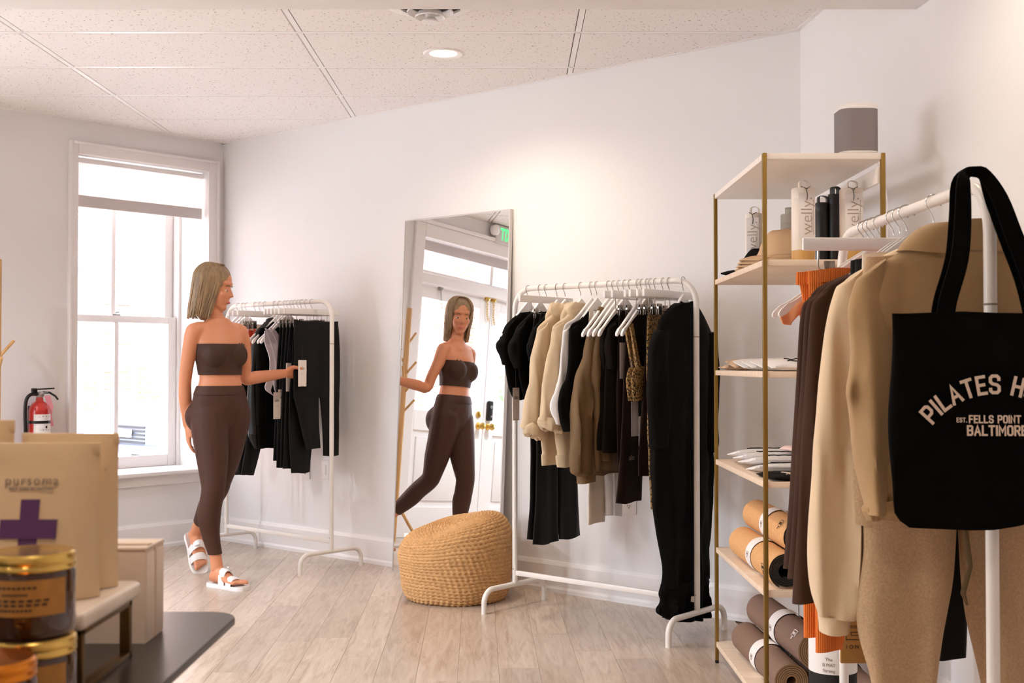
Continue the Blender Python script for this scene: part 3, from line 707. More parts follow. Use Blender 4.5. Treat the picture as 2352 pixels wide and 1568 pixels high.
def hb(k): return [(q[0], -q[1], q[1])+tuple(q[2:]) for q in k]
def top(rk, s, name, label, cat, m, body, slv=None, th=.016, amp=.005, ph=0, group=None, far=True, collar=None, cuff=None, sth=.02, split=None, tw=0):
    g = garment(rk, s, name, label, cat, group, tw)
    obj('body', cloth(hb(body), th, amp, 9, ph), m, g)
    if slv:
        sl2 = [tuple(q[:3])+(min(1, .6+.2*i),) for i, q in enumerate(slv)]
        for side in ((1, -1) if far else (1,)):
            kk = sl2 if side == 1 else mirrored(sl2)
            e = obj('sleeve', cloth(kk, sth, amp*.9, 14, ph+side, n=28, y0=.004, shear=side*.62), m, g)
            if cuff and side in (1, -1):
                zc = slv[-1][0]; xc = (slv[-1][1]+slv[-1][2])/2*side; hw = (slv[-1][2]-slv[-1][1])/2
                if cuff == 'roll': obj('cuff', roll((xc-.012*side, .012, zc-.02), (hw*.72, .028), .026, seed=ph+side*3, tilt=.012), m, e)
                else: obj('cuff', cloth([(zc+.004, xc-hw*.9, xc+hw*.9), (zc-.034, xc-hw*.8, xc+hw*.8)], sth*.95, .002, 60, ph, n=24), m, e)
    if collar: obj('collar', roll((0, 0, collar[2]), (collar[0], collar[1]), collar[3], seed=ph, tilt=0), m, g)
    return g
def legs(rk, s, name, label, cat, m, waist, leg_list, th=.012, amp=.003, ph=0, group=None, split=None, tw=0, band=True):
    g = garment(rk, s, name, label, cat, group, tw)
    mats = m if isinstance(m, list) else [m]
    obj('waist', cloth(waist, th, amp*.5, 9, ph, split=split), mats, g)
    if band:
        z, a, b = waist[0][:3]; obj('waistband', cloth([(z+.002, a-.001, b+.001), (z-.03, a-.002, b+.002)], th+.0015, amp*.4, 9, ph), mats[0], g)
    for q, kk in enumerate(leg_list): obj('leg', cloth(kk, th*1.05, amp, 9, ph+q, n=28, split=split), mats, g)
    return g
def folded(rk, s, name, label, cat, m, keys, th=.010, **kw):
    """leggings folded in half on the clips: waist and one doubled leg"""
    zc = keys[0][0]-.22; k = cr([tuple(q[:3]) for q in keys], 6)
    up = [q for q in k if q[0] >= zc]; dn = [q for q in k if q[0] <= up[-1][0]]
    return legs(rk, s, name, label, cat, m, up[::3]+[up[-1]] if up[::3][-1] != up[-1] else up[::3], [dn[::4]+[dn[-1]] if dn[::4][-1] != dn[-1] else dn[::4]], th, **kw)

G1, G2, G3 = 'hangers on the rack by the window', 'hangers on the long rack right of the mirror', 'hangers on the rack nearest the camera'
# ---------------- rack right of the mirror, far left to near right
teeb = [(1.385, .06), (1.37, .085), (1.345, .125), (1.31, .168), (1.26, .182), (1.15, .165), (1.05, .135), (.98, .10)]
tees = [(1.325, .11, .172), (1.27, .12, .20), (1.22, .11, .217), (1.14, .085, .182)]
HG2 = 'white hanger with %s on the long rack'
for s, dz, lab in ((.081, 0, 'black cropped tee at the left end of the long rack, its sleeve over the mirror'), (.153, -.01, 'second black cropped tee from the left end of the long rack'), (.255, -.02, 'third black cropped tee, tight against the first beige hoodie')):
    g = top(R2, s, 'cropped_tee', lab, 'shirt', black_cl, [(z+dz*(1.38-z)*4, w*(.97 if dz else 1)) for z, w in teeb], [(z+dz*(1.38-z)*5, a, b) for z, a, b in tees], ph=s*20, group='black cropped tees', th=.02, sth=.026)
    hanger(R2, s, 'S', HG2 % ('the %s black tee' % {.081: 'leftmost', .153: 'second', .255: 'third'}[s]), G2, 0, .84)
    if s < .1: hang_tag(g, .122, 1.035, .03, 1.14, taggrey)
    elif s < .2: hang_tag(g, .10, .985, .03, 1.1, paper, w=.03)
for s, lab, dx in ((.192, 'black flared leggings hanging lowest left of the beige hoodies', .0), (.226, 'black flared leggings just right of the lowest flared pair', -.02)):
    legs(R2, s, 'flared_leggings', lab, 'leggings', black_sh, [(1.375, -.125, .085), (1.3, -.14, .10), (1.1, -.17, .125)],
         [[(1.12, -.025, .125), (.9, -.03, .115), (.6, -.035, .118), (.346+dx, -.045, .137)], [(1.12, -.17, -.03), (.9, -.17, -.045), (.6, -.185, -.05), (.35+dx, -.215, -.045)]], group='black flared leggings', ph=s*9)
    hanger(R2, s, 'C', HG2 % ('the %s flared leggings' % ('leftmost' if s < .2 else 'second')), G2)
hoodb = [(1.40, .055), (1.375, .09), (1.35, .12), (1.31, .19), (1.25, .2), (1.0, .185), (.82, .175), (.75, .166), (.735, .172), (.69, .166)]
hoods = [(1.315, .14, .196), (1.26, .135, .21), (1.1, .14, .252), (.92, .165, .288), (.865, .18, .305)]
for s, dz, lab in ((.302, 0, 'beige hoodie with bunched cuff, left of the two beige hoodies'), (.392, .035, 'beige hoodie with bunched cuff, right of the two beige hoodies')):
    g = top(R2, s, 'beige_hoodie', lab, 'hoodie', beige_cl, hoodb, [(z+dz*(1.32-z)*2.2, a, b) for z, a, b in hoods], th=.028, amp=.007, ph=s*30, collar=(.075, .03, 1.385, .03), cuff='roll', sth=.032, group='beige hoodies')
    obj('hood', cloth([(1.40, -.085, .085), (1.36, -.115, .115), (1.28, -.10, .10), (1.2, -.04, .05)], .03, .006, 8, s*5, y0=-.018), beige_cl, g)
    hanger(R2, s, 'S', HG2 % ('the %s beige hoodie' % ('left' if s < .35 else 'right')), G2)
lsb = [(1.372, .078), (1.34, .125), (1.302, .195), (1.2, .195), (.95, .185), (.85, .178)]
lss = [(1.304, .15, .198), (1.116, .13, .223), (.97, .15, .277), (.85, .185, .24)]
top(R2, .452, 'white_long_sleeve_top', 'white long-sleeve top showing only its edge beside the black one', 'shirt', white_cl, [(z+.004, w+.003) for z, w in lsb], [(z, a+.006, b+.012) for z, a, b in lss[:-1]]+[(.88, .19, .262)], ph=2, sth=.018)
hanger(R2, .452, 'S', HG2 % 'the white long-sleeve top', G2)
top(R2, .482, 'black_long_sleeve_top', 'black long-sleeve top between the beige hoodies and the olive shirt', 'shirt', black_cl, lsb, lss, ph=5, sth=.02)
hanger(R2, .482, 'S', HG2 % 'the black long-sleeve top', G2)
folded(R2, .497, 'cream_leggings', 'cream leggings hanging down below the olive shirts', 'leggings', ivory_cl, [(1.375, -.08, .075), (1.2, -.085, .09), (.8, -.06, .086), (.44, -.037, .09)], ph=1)
hanger(R2, .497, 'C', HG2 % 'the cream leggings', G2)
legs(R2, .518, 'white_leggings', 'white leggings below the dark brown tops, left of the long brown leggings', 'leggings', white_cl, [(1.375, -.13, .07), (1.2, -.14, .07), (1.05, -.14, .05)], [[(1.07, -.06, .05), (.8, -.06, .0), (.465, -.065, -.02)], [(1.07, -.14, -.065), (.8, -.14, -.075), (.46, -.135, -.075)]], ph=3)
hanger(R2, .518, 'C', HG2 % 'the white leggings', G2)
olb = [(1.375, .072), (1.34, .105), (1.30, .14), (1.2, .16), (.9, .17), (.72, .175), (.66, .16)]
ols = [(1.305, .095, .15), (1.15, .115, .205), (1.005, .11, .252), (.82, .10, .272), (.70, .10, .276), (.665, .108, .225)]
top(R2, .547, 'olive_shirt', 'olive brown shirt with cuffed sleeve hanging lowest among the tops', 'shirt', olive_cl, olb, ols, th=.022, amp=.010, ph=8, cuff='band', sth=.034, collar=(.06, .02, 1.375, .016), group='olive shirts')
hanger(R2, .547, 'S', HG2 % 'the left olive shirt', G2)
top(R2, .576, 'olive_shirt', 'olive brown shirt behind the dark tops, right of the cuffed one', 'shirt', olive_cl, [(z+.03*(1.3-z), w*.9) for z, w in olb], [(1.30, .08, .13), (1.1, .07, .185), (.9, .06, .16), (.76, .03, .135), (.72, .05, .10)], th=.02, amp=.010, ph=4, sth=.03, group='olive shirts')
hanger(R2, .576, 'S', HG2 % 'the right olive shirt', G2)
bt = [(1.36, .045), (1.335, .085), (1.305, .125), (1.25, .125), (1.1, .14), (.9, .155), (.775, .165)]
for s, dz, lab in ((.604, 0, 'dark brown top with two cream alo hang tags in the middle of the long rack'), (.634, -.012, 'dark brown top just right of the one with cream hang tags')):
    g = top(R2, s, 'dark_brown_shirt', lab, 'shirt', espr_cl, [(z+dz, w) for z, w in bt], [(1.31, .08, .128), (1.24, .07, .145), (1.12, .05, .135)], ph=s*40, th=.018, sth=.022, group='dark brown tops')
    hanger(R2, s, 'S', HG2 % ('the dark brown top, %s of two' % ('left' if s < .62 else 'right')), G2)
    if s < .62: hang_tag(g, .018, 1.022, .03, 1.12, taggrey, w=.06, h=.15); hang_tag(g, -.005, 1.011, .036, 1.1, tagm, w=.088, h=.153)
g = folded(R2, .664, 'brown_leggings', 'dark brown leggings with a grey tag left of the long brown pair', 'leggings', brown_cl, [(1.375, -.09, .085), (1.1, -.09, .10), (.9, -.07, .10), (.72, -.04, .10)], ph=2, group='dark brown leggings')
hang_tag(g, .085, 1.235, .02, 1.3, taggrey, txt=False, w=.045, h=.155)
hanger(R2, .664, 'C', HG2 % 'the first brown leggings', G2)
g = folded(R2, .706, 'brown_leggings', 'long brown leggings with small alo mark near the ankle', 'leggings', brown_cl, [(1.375, -.09, .092), (1.1, -.08, .11), (.8, -.05, .135), (.55, -.012, .16)], ph=7, group='dark brown leggings')
text('leg_mark', 'alo', .034, greyink, g, T(.075, .0165, .742) @ FACE_PY)
hang_tag(g, .065, 1.21, .024, 1.3, taggrey, txt=False, w=.05, h=.155)
hanger(R2, .706, 'C', HG2 % 'the long brown leggings', G2)
def strap_top(rk, s, name, label, m, zt, zb, x, w, ph, group=None):
    g = garment(rk, s, name, label, 'bra top', group)
    for sd in (1, -1):
        obj('strap', MB().loft([[(sd*(x+d*.2)+sd*b*.012, y, z) for b, y in ((-1, .004), (1, .004), (1, -.004), (-1, -.004))] for z, d in ((1.315, .1), (1.25, .0), (1.15, -.15), (zt-.01, -.25))]), m, g)
        obj('strap', MB().loft([[(sd*(x-.03*d)+sd*b*.010, y-.012, z) for b, y in ((-1, .004), (1, .004), (1, -.004), (-1, -.004))] for z, d in ((1.318, .1), (1.24, .6), (1.15, 1.2), (zt-.01, 1.6))]), m, g)
    obj('body', cloth([(zt, -w*.8, w*.8), (zt-.05, -w, w), (zb, -w*.92, w*.92)], .014, .004, 9, ph), m, g)
    return g
for s, lab in ((.727, 'snakeskin print bra top, left of the two on white hangers'), (.754, 'snakeskin print bra top, right of the two on white hangers')):
    g = strap_top(R2, s, 'snake_print_bra', lab, snake_m, 1.13, .99, .105, .12, s*9, 'snake print tops')
    hang_tag(g, .075 if s < .74 else .06, .985 if s < .74 else .92, .012, 1.02, taggrey if s < .74 else tagm, txt=False, w=.05, h=.15)
    hanger(R2, s, 'S', HG2 % ('the %s snakeskin bra top' % ('left' if s < .74 else 'right')), G2)
folded(R2, .772, 'brown_leggings', 'dark brown leggings squeezed between the snakeskin tops and leggings', 'leggings', brown_cl, [(1.375, -.09, .03), (1.1, -.08, .05), (.8, -.02, .085), (.665, .0, .092)], ph=5, group='dark brown leggings')
hanger(R2, .772, 'C', HG2 % 'the squeezed-in brown leggings', G2)
folded(R2, .797, 'snake_print_leggings', 'long snakeskin print leggings beside the black jumpsuit', 'leggings', snake_m, [(1.382, -.10, .055), (1.2, -.10, .07), (.9, -.09, .06), (.52, -.08, .04)], ph=6, th=.012)
hanger(R2, .797, 'C', HG2 % 'the snakeskin leggings', G2)
hanger(R2, .835, 'C', 'empty white clip hanger just left of the black jumpsuit on the long rack', G2)
hanger(R2, .866, 'C', 'empty white clip hanger touching the black jumpsuit on the long rack', G2)
g = garment(R2, .936, 'black_jumpsuit', 'long black jumpsuit reaching almost to the floor at the long rack right end', 'jumpsuit')
obj('body', cloth([(1.40, -.075, .055), (1.385, -.11, .095), (1.36, -.15, .135), (1.335, -.18, .16), (1.27, -.225, .20), (1.2, -.235, .225), (1.06, -.235, .235), (.9, -.22, .235), (.75, -.22, .225), (.58, -.222, .198), (.31, -.205, .157), (.215, -.19, .165)], .034, .012, 6, 3, n=48, sub=6), black_cl, g)
obj('sleeve', cloth([(1.28, .15, .215), (1.2, .15, .258), (1.05, .15, .263), (.94, .15, .258), (.80, .16, .235)], .03, .008, 10, 1, y0=.008), black_cl, g)
obj('sleeve', cloth([(1.28, -.24, -.16), (1.2, -.245, -.15), (1.05, -.248, -.15), (.9, -.243, -.15), (.8, -.255, -.16), (.765, -.23, -.17)], .03, .008, 10, 5, y0=.008), black_cl, g)
obj('collar', roll((-.02, 0, 1.392), (.045, .022), .012, seed=2), black_cl, g)
obj('gathered_hem', cloth([(.23, -.185, .163), (.20, -.195, .175), (.165, -.175, .16), (.13, -.19, .18), (.095, -.17, .13), (.06, -.165, .03)], .04, .014, 16, 8, n=60, sub=6), black_cl, g)
hanger(R2, .936, 'S', HG2 % 'the long black jumpsuit', G2, 0, .92)

# ---------------- rack by the window, far left to near right
HG1 = 'white hanger with %s on the rack by the window'
g = top(R1, .113, 'brown_jacket', 'long glossy dark brown jacket partly behind the person', 'jacket', espr_cl, [(1.375, .07), (1.33, .13), (1.29, .19), (1.1, .195), (.85, .19), (.74, .16), (.66, .10)], [(1.29, .14, .2), (1.1, .15, .225), (.85, .15, .215)], th=.03, ph=3)
hang_tag(g, -.012, .897, .05, .99, taggrey, txt=False, w=.066, h=.145)
hanger(R1, .113, 'S', HG1 % 'the long brown jacket', G1)
top(R1, .161, 'white_crop_top', 'white cropped top right behind the person on the rack by the window', 'shirt', white_cl, [(1.37, .07), (1.33, .12), (1.29, .17), (1.15, .15), (1.08, .14)], ph=2)
hanger(R1, .161, 'S', HG1 % 'the white cropped top', G1)
strap_top(R1, .198, 'rust_bra_top', 'rust orange bra top beside the person on the rack by the window', rust_cl, 1.24, 1.09, .12, .105, 2)
hanger(R1, .198, 'S', HG1 % 'the rust bra top', G1)
for s, w in ((.285, 'leftmost'), (.33, 'middle'), (.375, 'rightmost')):
    folded(R1, s, 'color_block_leggings', '%s of three rust and black leggings with cream waistband' % w, 'leggings', [ivory_cl, rust_cl, black_sh], [(1.372, -.12, .045), (1.2, -.125, .07), (.9, -.06, .10), (.5, .075, .16)], ph=s*20, split=[(1.345, 1), (1.215, 2)], group='rust and black leggings')
    hanger(R1, s, 'C', HG1 % ('the %s rust and black leggings' % w), G1)
top(R1, .47, 'black_satin_jacket', 'glossy black jacket left of the lilac top on the rack by the window', 'jacket', black_gl, [(1.40, .05), (1.37, .09), (1.325, .14), (1.24, .158), (.95, .165), (.76, .18), (.66, .15)], [(1.32, .10, .145), (1.2, .10, .17), (.95, .105, .185), (.74, .10, .18)], th=.03, amp=.008, ph=6, sth=.03, collar=(.05, .02, 1.395, .014))
hanger(R1, .47, 'S', HG1 % 'the glossy black jacket', G1)
top(R1, .515, 'black_hooded_top', 'plain black top between the glossy jacket and the lilac top', 'shirt', black_cl, [(1.39, .06), (1.36, .10), (1.32, .15), (1.1, .16), (.8, .16), (.66, .15)], [(1.32, .1, .152), (1.1, .1, .17), (.8, .1, .165)], ph=4)
hanger(R1, .515, 'S', HG1 % 'the plain black top', G1)
g = garment(R1, .595, 'lilac_top', 'pale lilac wrap top draped over a white hanger tip', 'shirt')
def strip(pts, w):
    return MB().loft([[(x+b*w*ww, y0+y, z+b*.008) for b, y in ((-1, .003), (1, .003), (1, -.003), (-1, -.003))] for x, z, y0, ww in cr(pts, 6)])
for pts in ([(.15, 1.325, .0, .7), (.155, 1.26, .014, 1), (.125, 1.17, .02, 1), (.125, 1.08, .018, 1), (.15, 1.0, .01, .9), (.10, .96, .006, .6)], [(.135, 1.34, 0, 1.3), (.10, 1.24, .02, 1.5), (.075, 1.13, .026, 1.5), (.09, 1.02, .02, 1.3), (.055, .92, .01, .5)], [(.11, 1.345, -.002, 1.0), (.065, 1.25, .02, 1.3), (.04, 1.12, .024, 1.6), (.05, 1.0, .02, 1.6), (.045, .88, .012, .3)]):
    obj('strap', strip(pts, .022), lilac_cl, g)
hanger(R1, .595, 'S', HG1 % 'the lilac top', G1); hanger(R1, .565, 'S', 'empty white hanger whose tip shows left of the lilac top', G1)
hem = {.628: .60, .657: .56, .69: .56, .722: .555, .76: .53}
for i, (s, zb) in enumerate(hem.items()):
    w = ('leftmost', 'second', 'third', 'fourth', 'rightmost')[i]; x = .13 if i < 4 else .10
    g = folded(R1, s, 'black_leggings', '%s of five black leggings left of the wide black trousers' % w, 'leggings', black_sh, [(1.378, -.10, .085), (1.15, -.10, .105), (.85, -.06, .12), (zb, -.03, x)], ph=s*30, group='black leggings on the rack by the window')
    if i == 1: hang_tag(g, .14, .985, .02, 1.12, tagm, w=.05, h=.15); hang_tag(g, .10, 1.0, .01, 1.1, tagm, w=.05, h=.15)
    if i == 3: hang_tag(g, .095, 1.15, .016, 1.25, paper, txt=False, w=.06, h=.16); text('leg_mark', 'alo', .026, greyink, g, T(.06, .0165, .80) @ FACE_PY)
    if i == 4: obj('leg_mark', MB().lathe([(.006, 0), (.006, .001)], 12, 0, T(.03, .0165, .78) @ FACE_PY), greyink, g)
    hanger(R1, s, 'C', HG1 % ('the %s black leggings' % w), G1)
g = legs(R1, .811, 'black_trousers', 'wide black trousers facing out at the right end of the rack by the window', 'trousers', black_sh, [(1.385, -.19, .128), (1.3, -.2, .125), (1.1, -.205, .13), (.95, -.2, .13)],
     [[(.98, -.05, .13), (.8, -.05, .08), (.665, -.062, .04)], [(.98, -.2, -.055), (.8, -.198, -.075), (.62, -.192, -.085)]], th=.016, ph=3)
hang_tag(g, .095, 1.166, .034, 1.25, tagm, w=.058, h=.147)
hanger(R1, .811, 'C', HG1 % 'the wide black trousers', G1)

# ---------------- rack nearest the camera, far end to near end (x points left)
HG3 = 'white hanger with %s on the rack nearest the camera'
top(R3, .25, 'peach_top', 'pale peach top on a white hanger at the far end of the near rack', 'shirt', peach_cl, [(1.37, .06), (1.34, .12), (1.295, .19), (1.2, .16), (.95, .14)], [(1.305, .15, .205), (1.285, .165, .232), (1.262, .19, .236), (1.245, .205, .228)], ph=2, sth=.007)
hanger(R3, .25, 'S', HG3 % 'the peach top', G3, 0, 1.22)
for s, w in ((.215, 'farthest empty'), (.285, 'second empty')): hanger(R3, s, 'S', '%s white shirt hanger behind the orange leggings on the nearest rack' % w, G3, 0, 1.26)
for s, zb, dx, w in ((.33, .47, .02, 'rear'), (.365, .44, 0, 'front')):
    legs(R3, s, 'orange_leggings', '%s orange ribbed leggings on the rack nearest the camera' % w, 'leggings', orange_cl, [(1.372, -.13, .19+dx), (1.25, -.15, .19), (1.0, -.16, .185)], [[(1.02, .01, .185+dx), (.8, .05, .18+dx), (zb, .11, .177+dx)], [(1.02, -.16, .0), (.8, -.15, -.04), (zb+.04, -.135, -.09)]], th=.012, ph=s*9, group='orange leggings')
    hanger(R3, s, 'W', HG3 % ('the %s orange leggings' % w), G3)
for s, zs, w in ((.43, .655, 'rear'), (.475, .64, 'middle'), (.52, .59, 'front')):
    top(R3, s, 'brown_jacket', '%s of three dark brown long-sleeve tops on the nearest rack' % w, 'shirt', choc_cl, [(1.385, .07), (1.36, .11), (1.31, .2), (1.2, .205), (.9, .19), (.78, .18)],
        [(1.315, .15, .208), (1.27, .15, .228), (1.05, .17, .243), (.8, .2, .258), (zs, .222, .272)], th=.016, sth=.016, ph=s*10, group='dark brown long-sleeve tops')
    hanger(R3, s, 'S', HG3 % ('the %s brown top' % w), G3, 0, 1.12)
for s, zb, w in ((.565, .50, 'rear'), (.60, .478, 'front')):
    legs(R3, s, 'black_leggings', '%s black leggings behind the oatmeal joggers on the nearest rack' % w, 'leggings', black_sh, [(1.38, -.10, .145), (1.2, -.12, .15), (1.0, -.13, .15)], [[(1.02, .01, .15), (.8, .03, .12), (zb, .05, .11)], [(1.02, -.13, .0), (.75, -.11, -.03), (zb, -.098, -.03)]], ph=s*8, group='black leggings on the near rack')
    hanger(R3, s, 'W', HG3 % ('the %s black leggings' % w), G3)
legs(R3, .635, 'cream_shorts', 'cream shorts whose clipped waistband shows left of the tan jacket collar', 'shorts', ivory_cl, [(1.385, -.12, .14), (1.2, -.14, .15), (1.1, -.14, .15)], [[(1.12, .0, .15), (.98, .01, .15)], [(1.12, -.14, -.01), (.98, -.14, -.01)]], ph=4)
hanger(R3, .635, 'W', HG3 % 'the cream shorts', G3)
top(R3, .69, 'cream_jacket', 'cream fleece jacket lit by the window, behind the tan jacket', 'jacket', cream_cl, [(1.40, .06), (1.385, .10), (1.355, .15), (1.31, .205), (1.2, .215), (.95, .215), (.82, .205)],
    [(1.33, .16, .215), (1.25, .15, .237), (1.1, .15, .256), (.94, .15, .271), (.78, .15, .281), (.66, .16, .278), (.595, .185, .262)], th=.035, sth=.040, ph=2, amp=.012, cuff='band')
hanger(R3, .69, 'S', HG3 % 'the cream jacket', G3)
g = legs(R3, .755, 'oatmeal_joggers', 'oatmeal joggers with olive drawstrings below the tote bag', 'trousers', oat_cl, [(1.37, -.17, .17), (1.2, -.2, .2), (.95, -.205, .2), (.80, -.21, .195)],
     [[(.86, -.02, .185), (.75, -.016, .178), (.60, .003, .193), (.466, .03, .166), (.33, .045, .15)], [(.86, -.215, -.022), (.75, -.215, -.026), (.60, -.225, -.042), (.466, -.22, -.072), (.33, -.2, -.085)]], th=.034, amp=.007, ph=5)
obj('drawstring', MB().tube([(-.02, .05, .90), (-.018, .052, .8), (-.027, .054, .72), (-.012, .054, .665), (-.02, .054, .64)], [.006, .006, .006, .006, .003], 8), cord_cl, g)
obj('drawstring', MB().tube([(-.075, .05, .90), (-.076, .052, .8), (-.077, .054, .70), (-.076, .054, .61), (-.078, .054, .575)], [.006, .006, .006, .006, .002], 8), cord_cl, g)
hanger(R3, .755, 'W', HG3 % 'the oatmeal joggers', G3)
hanger(R3, .79, 'W', 'empty white clip hanger just behind the tan jacket on the nearest rack', G3)
g = top(R3, .86, 'tan_jacket', 'tan fleece jacket hanging behind the black tote bag', 'jacket', tan_cl, [(1.405, .075), (1.385, .11), (1.36, .15), (1.325, .205), (1.26, .215), (1.05, .21), (.92, .205), (.87, .20), (.85, .212), (.82, .20)],
    [(1.335, .165, .222), (1.26, .15, .240), (1.14, .15, .235), (1.085, .15, .246), (1.04, .155, .236), (.94, .16, .224), (.84, .165, .208)], th=.042, sth=.040, amp=.012, ph=1, collar=(.085, .028, 1.392, .02))
obj('collar_flap', cloth([(1.43, -.07, .07), (1.415, -.10, .10), (1.39, -.128, .128), (1.368, -.142, .142)], .050, .003, 5, 2), tan_cl, g)
obj('hem_gather', cloth([(.862, -.206, .206), (.845, -.214, .214), (.825, -.205, .205)], .048, .006, 30, 2, n=60), tan_cl, g)
hanger(R3, .86, 'S', HG3 % 'the tan jacket', G3)

# tote bag hung over the near end of that rack
tb = thing('tote_bag', 'black canvas tote bag with cream lettering hung on the rack end', 'bag', T(.903, 2.265, 0, PI))
def tote():
    m = MB(); rings = []
    for i in range(27):
        t = i/26; z = 1.238-.392*t
        hw = .184+.006*math.sin(t*PI)-.003*math.sin(t*9)+(.0 if t < .9 else -.03*((t-.9)/.1)**2); d = .010+.020*math.sin(min(1, t*1.15)*PI)
        ring = []
        for j in range(48):
            q = 2*PI*j/48; x = hw*math.copysign(abs(math.cos(q))**.6, math.cos(q)); y = d*math.copysign(abs(math.sin(q))**.8, math.sin(q))
            zz = z+.012*t*(1-(x/hw)**2)*-1.2+.002*math.sin(x*30+t*5)-.016*x/.18*t
            ring.append((x, y+.004*math.sin(x*22+z*9)+.003*noise.noise((x*9, z*9, 2)), zz))
        rings.append(ring)
    return m.loft(rings)
obj('body', tote(), tote_m, tb)
def band(pts, w, th, M=None):
    rings = []; P = [Vector(p) for p in pts]
    for i, p in enumerate(P):
        t = (P[min(i+1, len(P)-1)]-P[max(i-1, 0)]).normalized(); s = t.cross(Vector((0, 1, 0))).normalized(); nn = s.cross(t)
        ww = w[i] if isinstance(w, list) else w
        rings.append([tuple(p+s*ww*a+nn*th*b) for a, b in ((-.5, -.5), (.5, -.5), (.5, .5), (-.5, .5))])
    return MB().loft(rings, (True, True), 0, M)
for y, k in ((.012, 1), (-.018, .96)):
    pts = cr([(.088, y, 1.215), (.082, y, 1.26), (.058, y-.004, 1.34), (.045, y-.02, 1.42), (.035, y-.042, 1.49), (.018, -.06, 1.512), (.0, -.065, 1.516), (-.018, -.06, 1.508), (-.034, y-.042, 1.46), (-.05, y-.02, 1.39), (-.076, y-.004, 1.30), (-.094, y, 1.215)], 4)
    n_ = len(pts); ws = [.034-.014*math.sin(PI*i/(n_-1))**6 for i in range(n_)]
    obj('strap', band(pts, ws, .004), tote_m, tb)
# stroke lettering with cut corners, laid on an arc or a line
GLY = {'P': (3, [[(0, 0), (0, 6), (2.3, 6), (3, 5.3), (3, 3.3), (2.3, 2.6), (0, 2.6)]]), 'I': (0, [[(0, 0), (0, 6)]]), 'L': (2.6, [[(0, 6), (0, 0), (2.6, 0)]]),
       'A': (3.4, [[(0, 0), (1.7, 6), (3.4, 0)], [(.7, 2), (2.7, 2)]]), 'T': (3.2, [[(0, 6), (3.2, 6)], [(1.6, 6), (1.6, 0)]]), 'E': (2.6, [[(2.6, 6), (0, 6), (0, 0), (2.6, 0)], [(0, 3.1), (2.2, 3.1)]]),
       'S': (3, [[(3, 4.8), (3, 5.3), (2.3, 6), (.7, 6), (0, 5.3), (0, 3.9), (.7, 3.2), (2.3, 2.8), (3, 2.1), (3, .7), (2.3, 0), (.7, 0), (0, .7), (0, 1.2)]]), 'H': (3, [[(0, 0), (0, 6)], [(3, 0), (3, 6)], [(0, 3), (3, 3)]]),
       'O': (3, [[(.7, 0), (0, .7), (0, 5.3), (.7, 6), (2.3, 6), (3, 5.3), (3, .7), (2.3, 0), (.7, 0)]]), 'U': (3, [[(0, 6), (0, .7), (.7, 0), (2.3, 0), (3, .7), (3, 6)]]), 'F': (2.6, [[(2.6, 6), (0, 6), (0, 0)], [(0, 3), (2.2, 3)]]),
       'N': (3, [[(0, 0), (0, 6), (3, 0), (3, 6)]]), 'B': (3, [[(0, 0), (0, 6), (2.3, 6), (3, 5.4), (3, 3.8), (2.3, 3.1), (0, 3.1)], [(2.3, 3.1), (3, 2.5), (3, .7), (2.3, 0), (0, 0)]]), 'M': (3.8, [[(0, 0), (0, 6), (1.9, 2.2), (3.8, 6), (3.8, 0)]]),
       'R': (3, [[(0, 0), (0, 6), (2.3, 6), (3, 5.3), (3, 3.5), (2.3, 2.8), (0, 2.8)], [(1.6, 2.8), (3, 0)]]), '.': (.1, [[(0, 0), (.5, 0)]]), '2': (3, [[(0, 4.8), (0, 5.3), (.7, 6), (2.3, 6), (3, 5.3), (3, 3.9), (0, .6), (0, 0), (3, 0)]]), '0': (3, [[(.7, 0), (0, .7), (0, 5.3), (.7, 6), (2.3, 6), (3, 5.3), (3, .7), (2.3, 0), (.7, 0)]]), '1': (1.2, [[(0, 4.8), (1.2, 6), (1.2, 0)]]), ' ': (1.2, [])}
def ribbon(m, pts, w, place):
    P = [Vector((x, y, 0)) for x, y in pts]; n = len(P); L_, R_ = [], []; closed = (P[0]-P[-1]).length < 1e-6
    for i in range(n):
        a = (P[i]-P[i-1]).normalized() if i else ((P[0]-P[-2]).normalized() if closed else (P[1]-P[0]).normalized()); b = (P[i+1]-P[i]).normalized() if i < n-1 else ((P[1]-P[0]).normalized() if closed else a)
        t = (a+b).normalized(); s = Vector((-t.y, t.x, 0)); k = w/2/max(.5, s.dot(Vector((-a.y, a.x, 0))))
        e = Vector((0, 0, 0))
        if not closed and i in (0, n-1): e = t*(w/2)*(-1 if i == 0 else 1)
        L_.append(P[i]+s*k+e); R_.append(P[i]-s*k+e)
    for i in range(n-1): m.add([place(q) for q in (R_[i], R_[i+1], L_[i+1], L_[i])], [(0, 1, 2, 3)])
def blocktext(s, h, w=1.15, gap=1.75, arc_r=None, cx=0, cz=0, y=.0):
    u = h/6; x = 0; tot = sum(GLY[c][0]+gap for c in s)-gap; m = MB()
    for c in s:
        gw, st = GLY[c]; mid = x+gw/2-tot/2
        for line in st:
            def place(q, mid=mid, gw=gw):
                px, py = (q.x-gw/2)*u, (q.y-3)*u
                if arc_r:
                    a = mid*u/arc_r; r = arc_r+py
                    X, Y_ = r*math.sin(a)+px*math.cos(a), r*math.cos(a)-px*math.sin(a)-arc_r
                else: X, Y_ = mid*u+px, py
                return (-(cx+X), y+.0035*math.sin(-(cx+X)*22+(cz+Y_)*9), cz+Y_)
            ribbon(m, line, w, place)
        x += gw+gap
    return m
obj('arched_lettering', blocktext('PILATES HOUSE', .031, arc_r=.168, gap=2.0, cx=.0, cz=1.103, y=.0325), print_m, tb, None, 0)
obj('lettering', blocktext('FELLS POINT', .0125, w=1.3, cx=-.0035, cz=1.038, y=.0325), print_m, tb, None, 0)
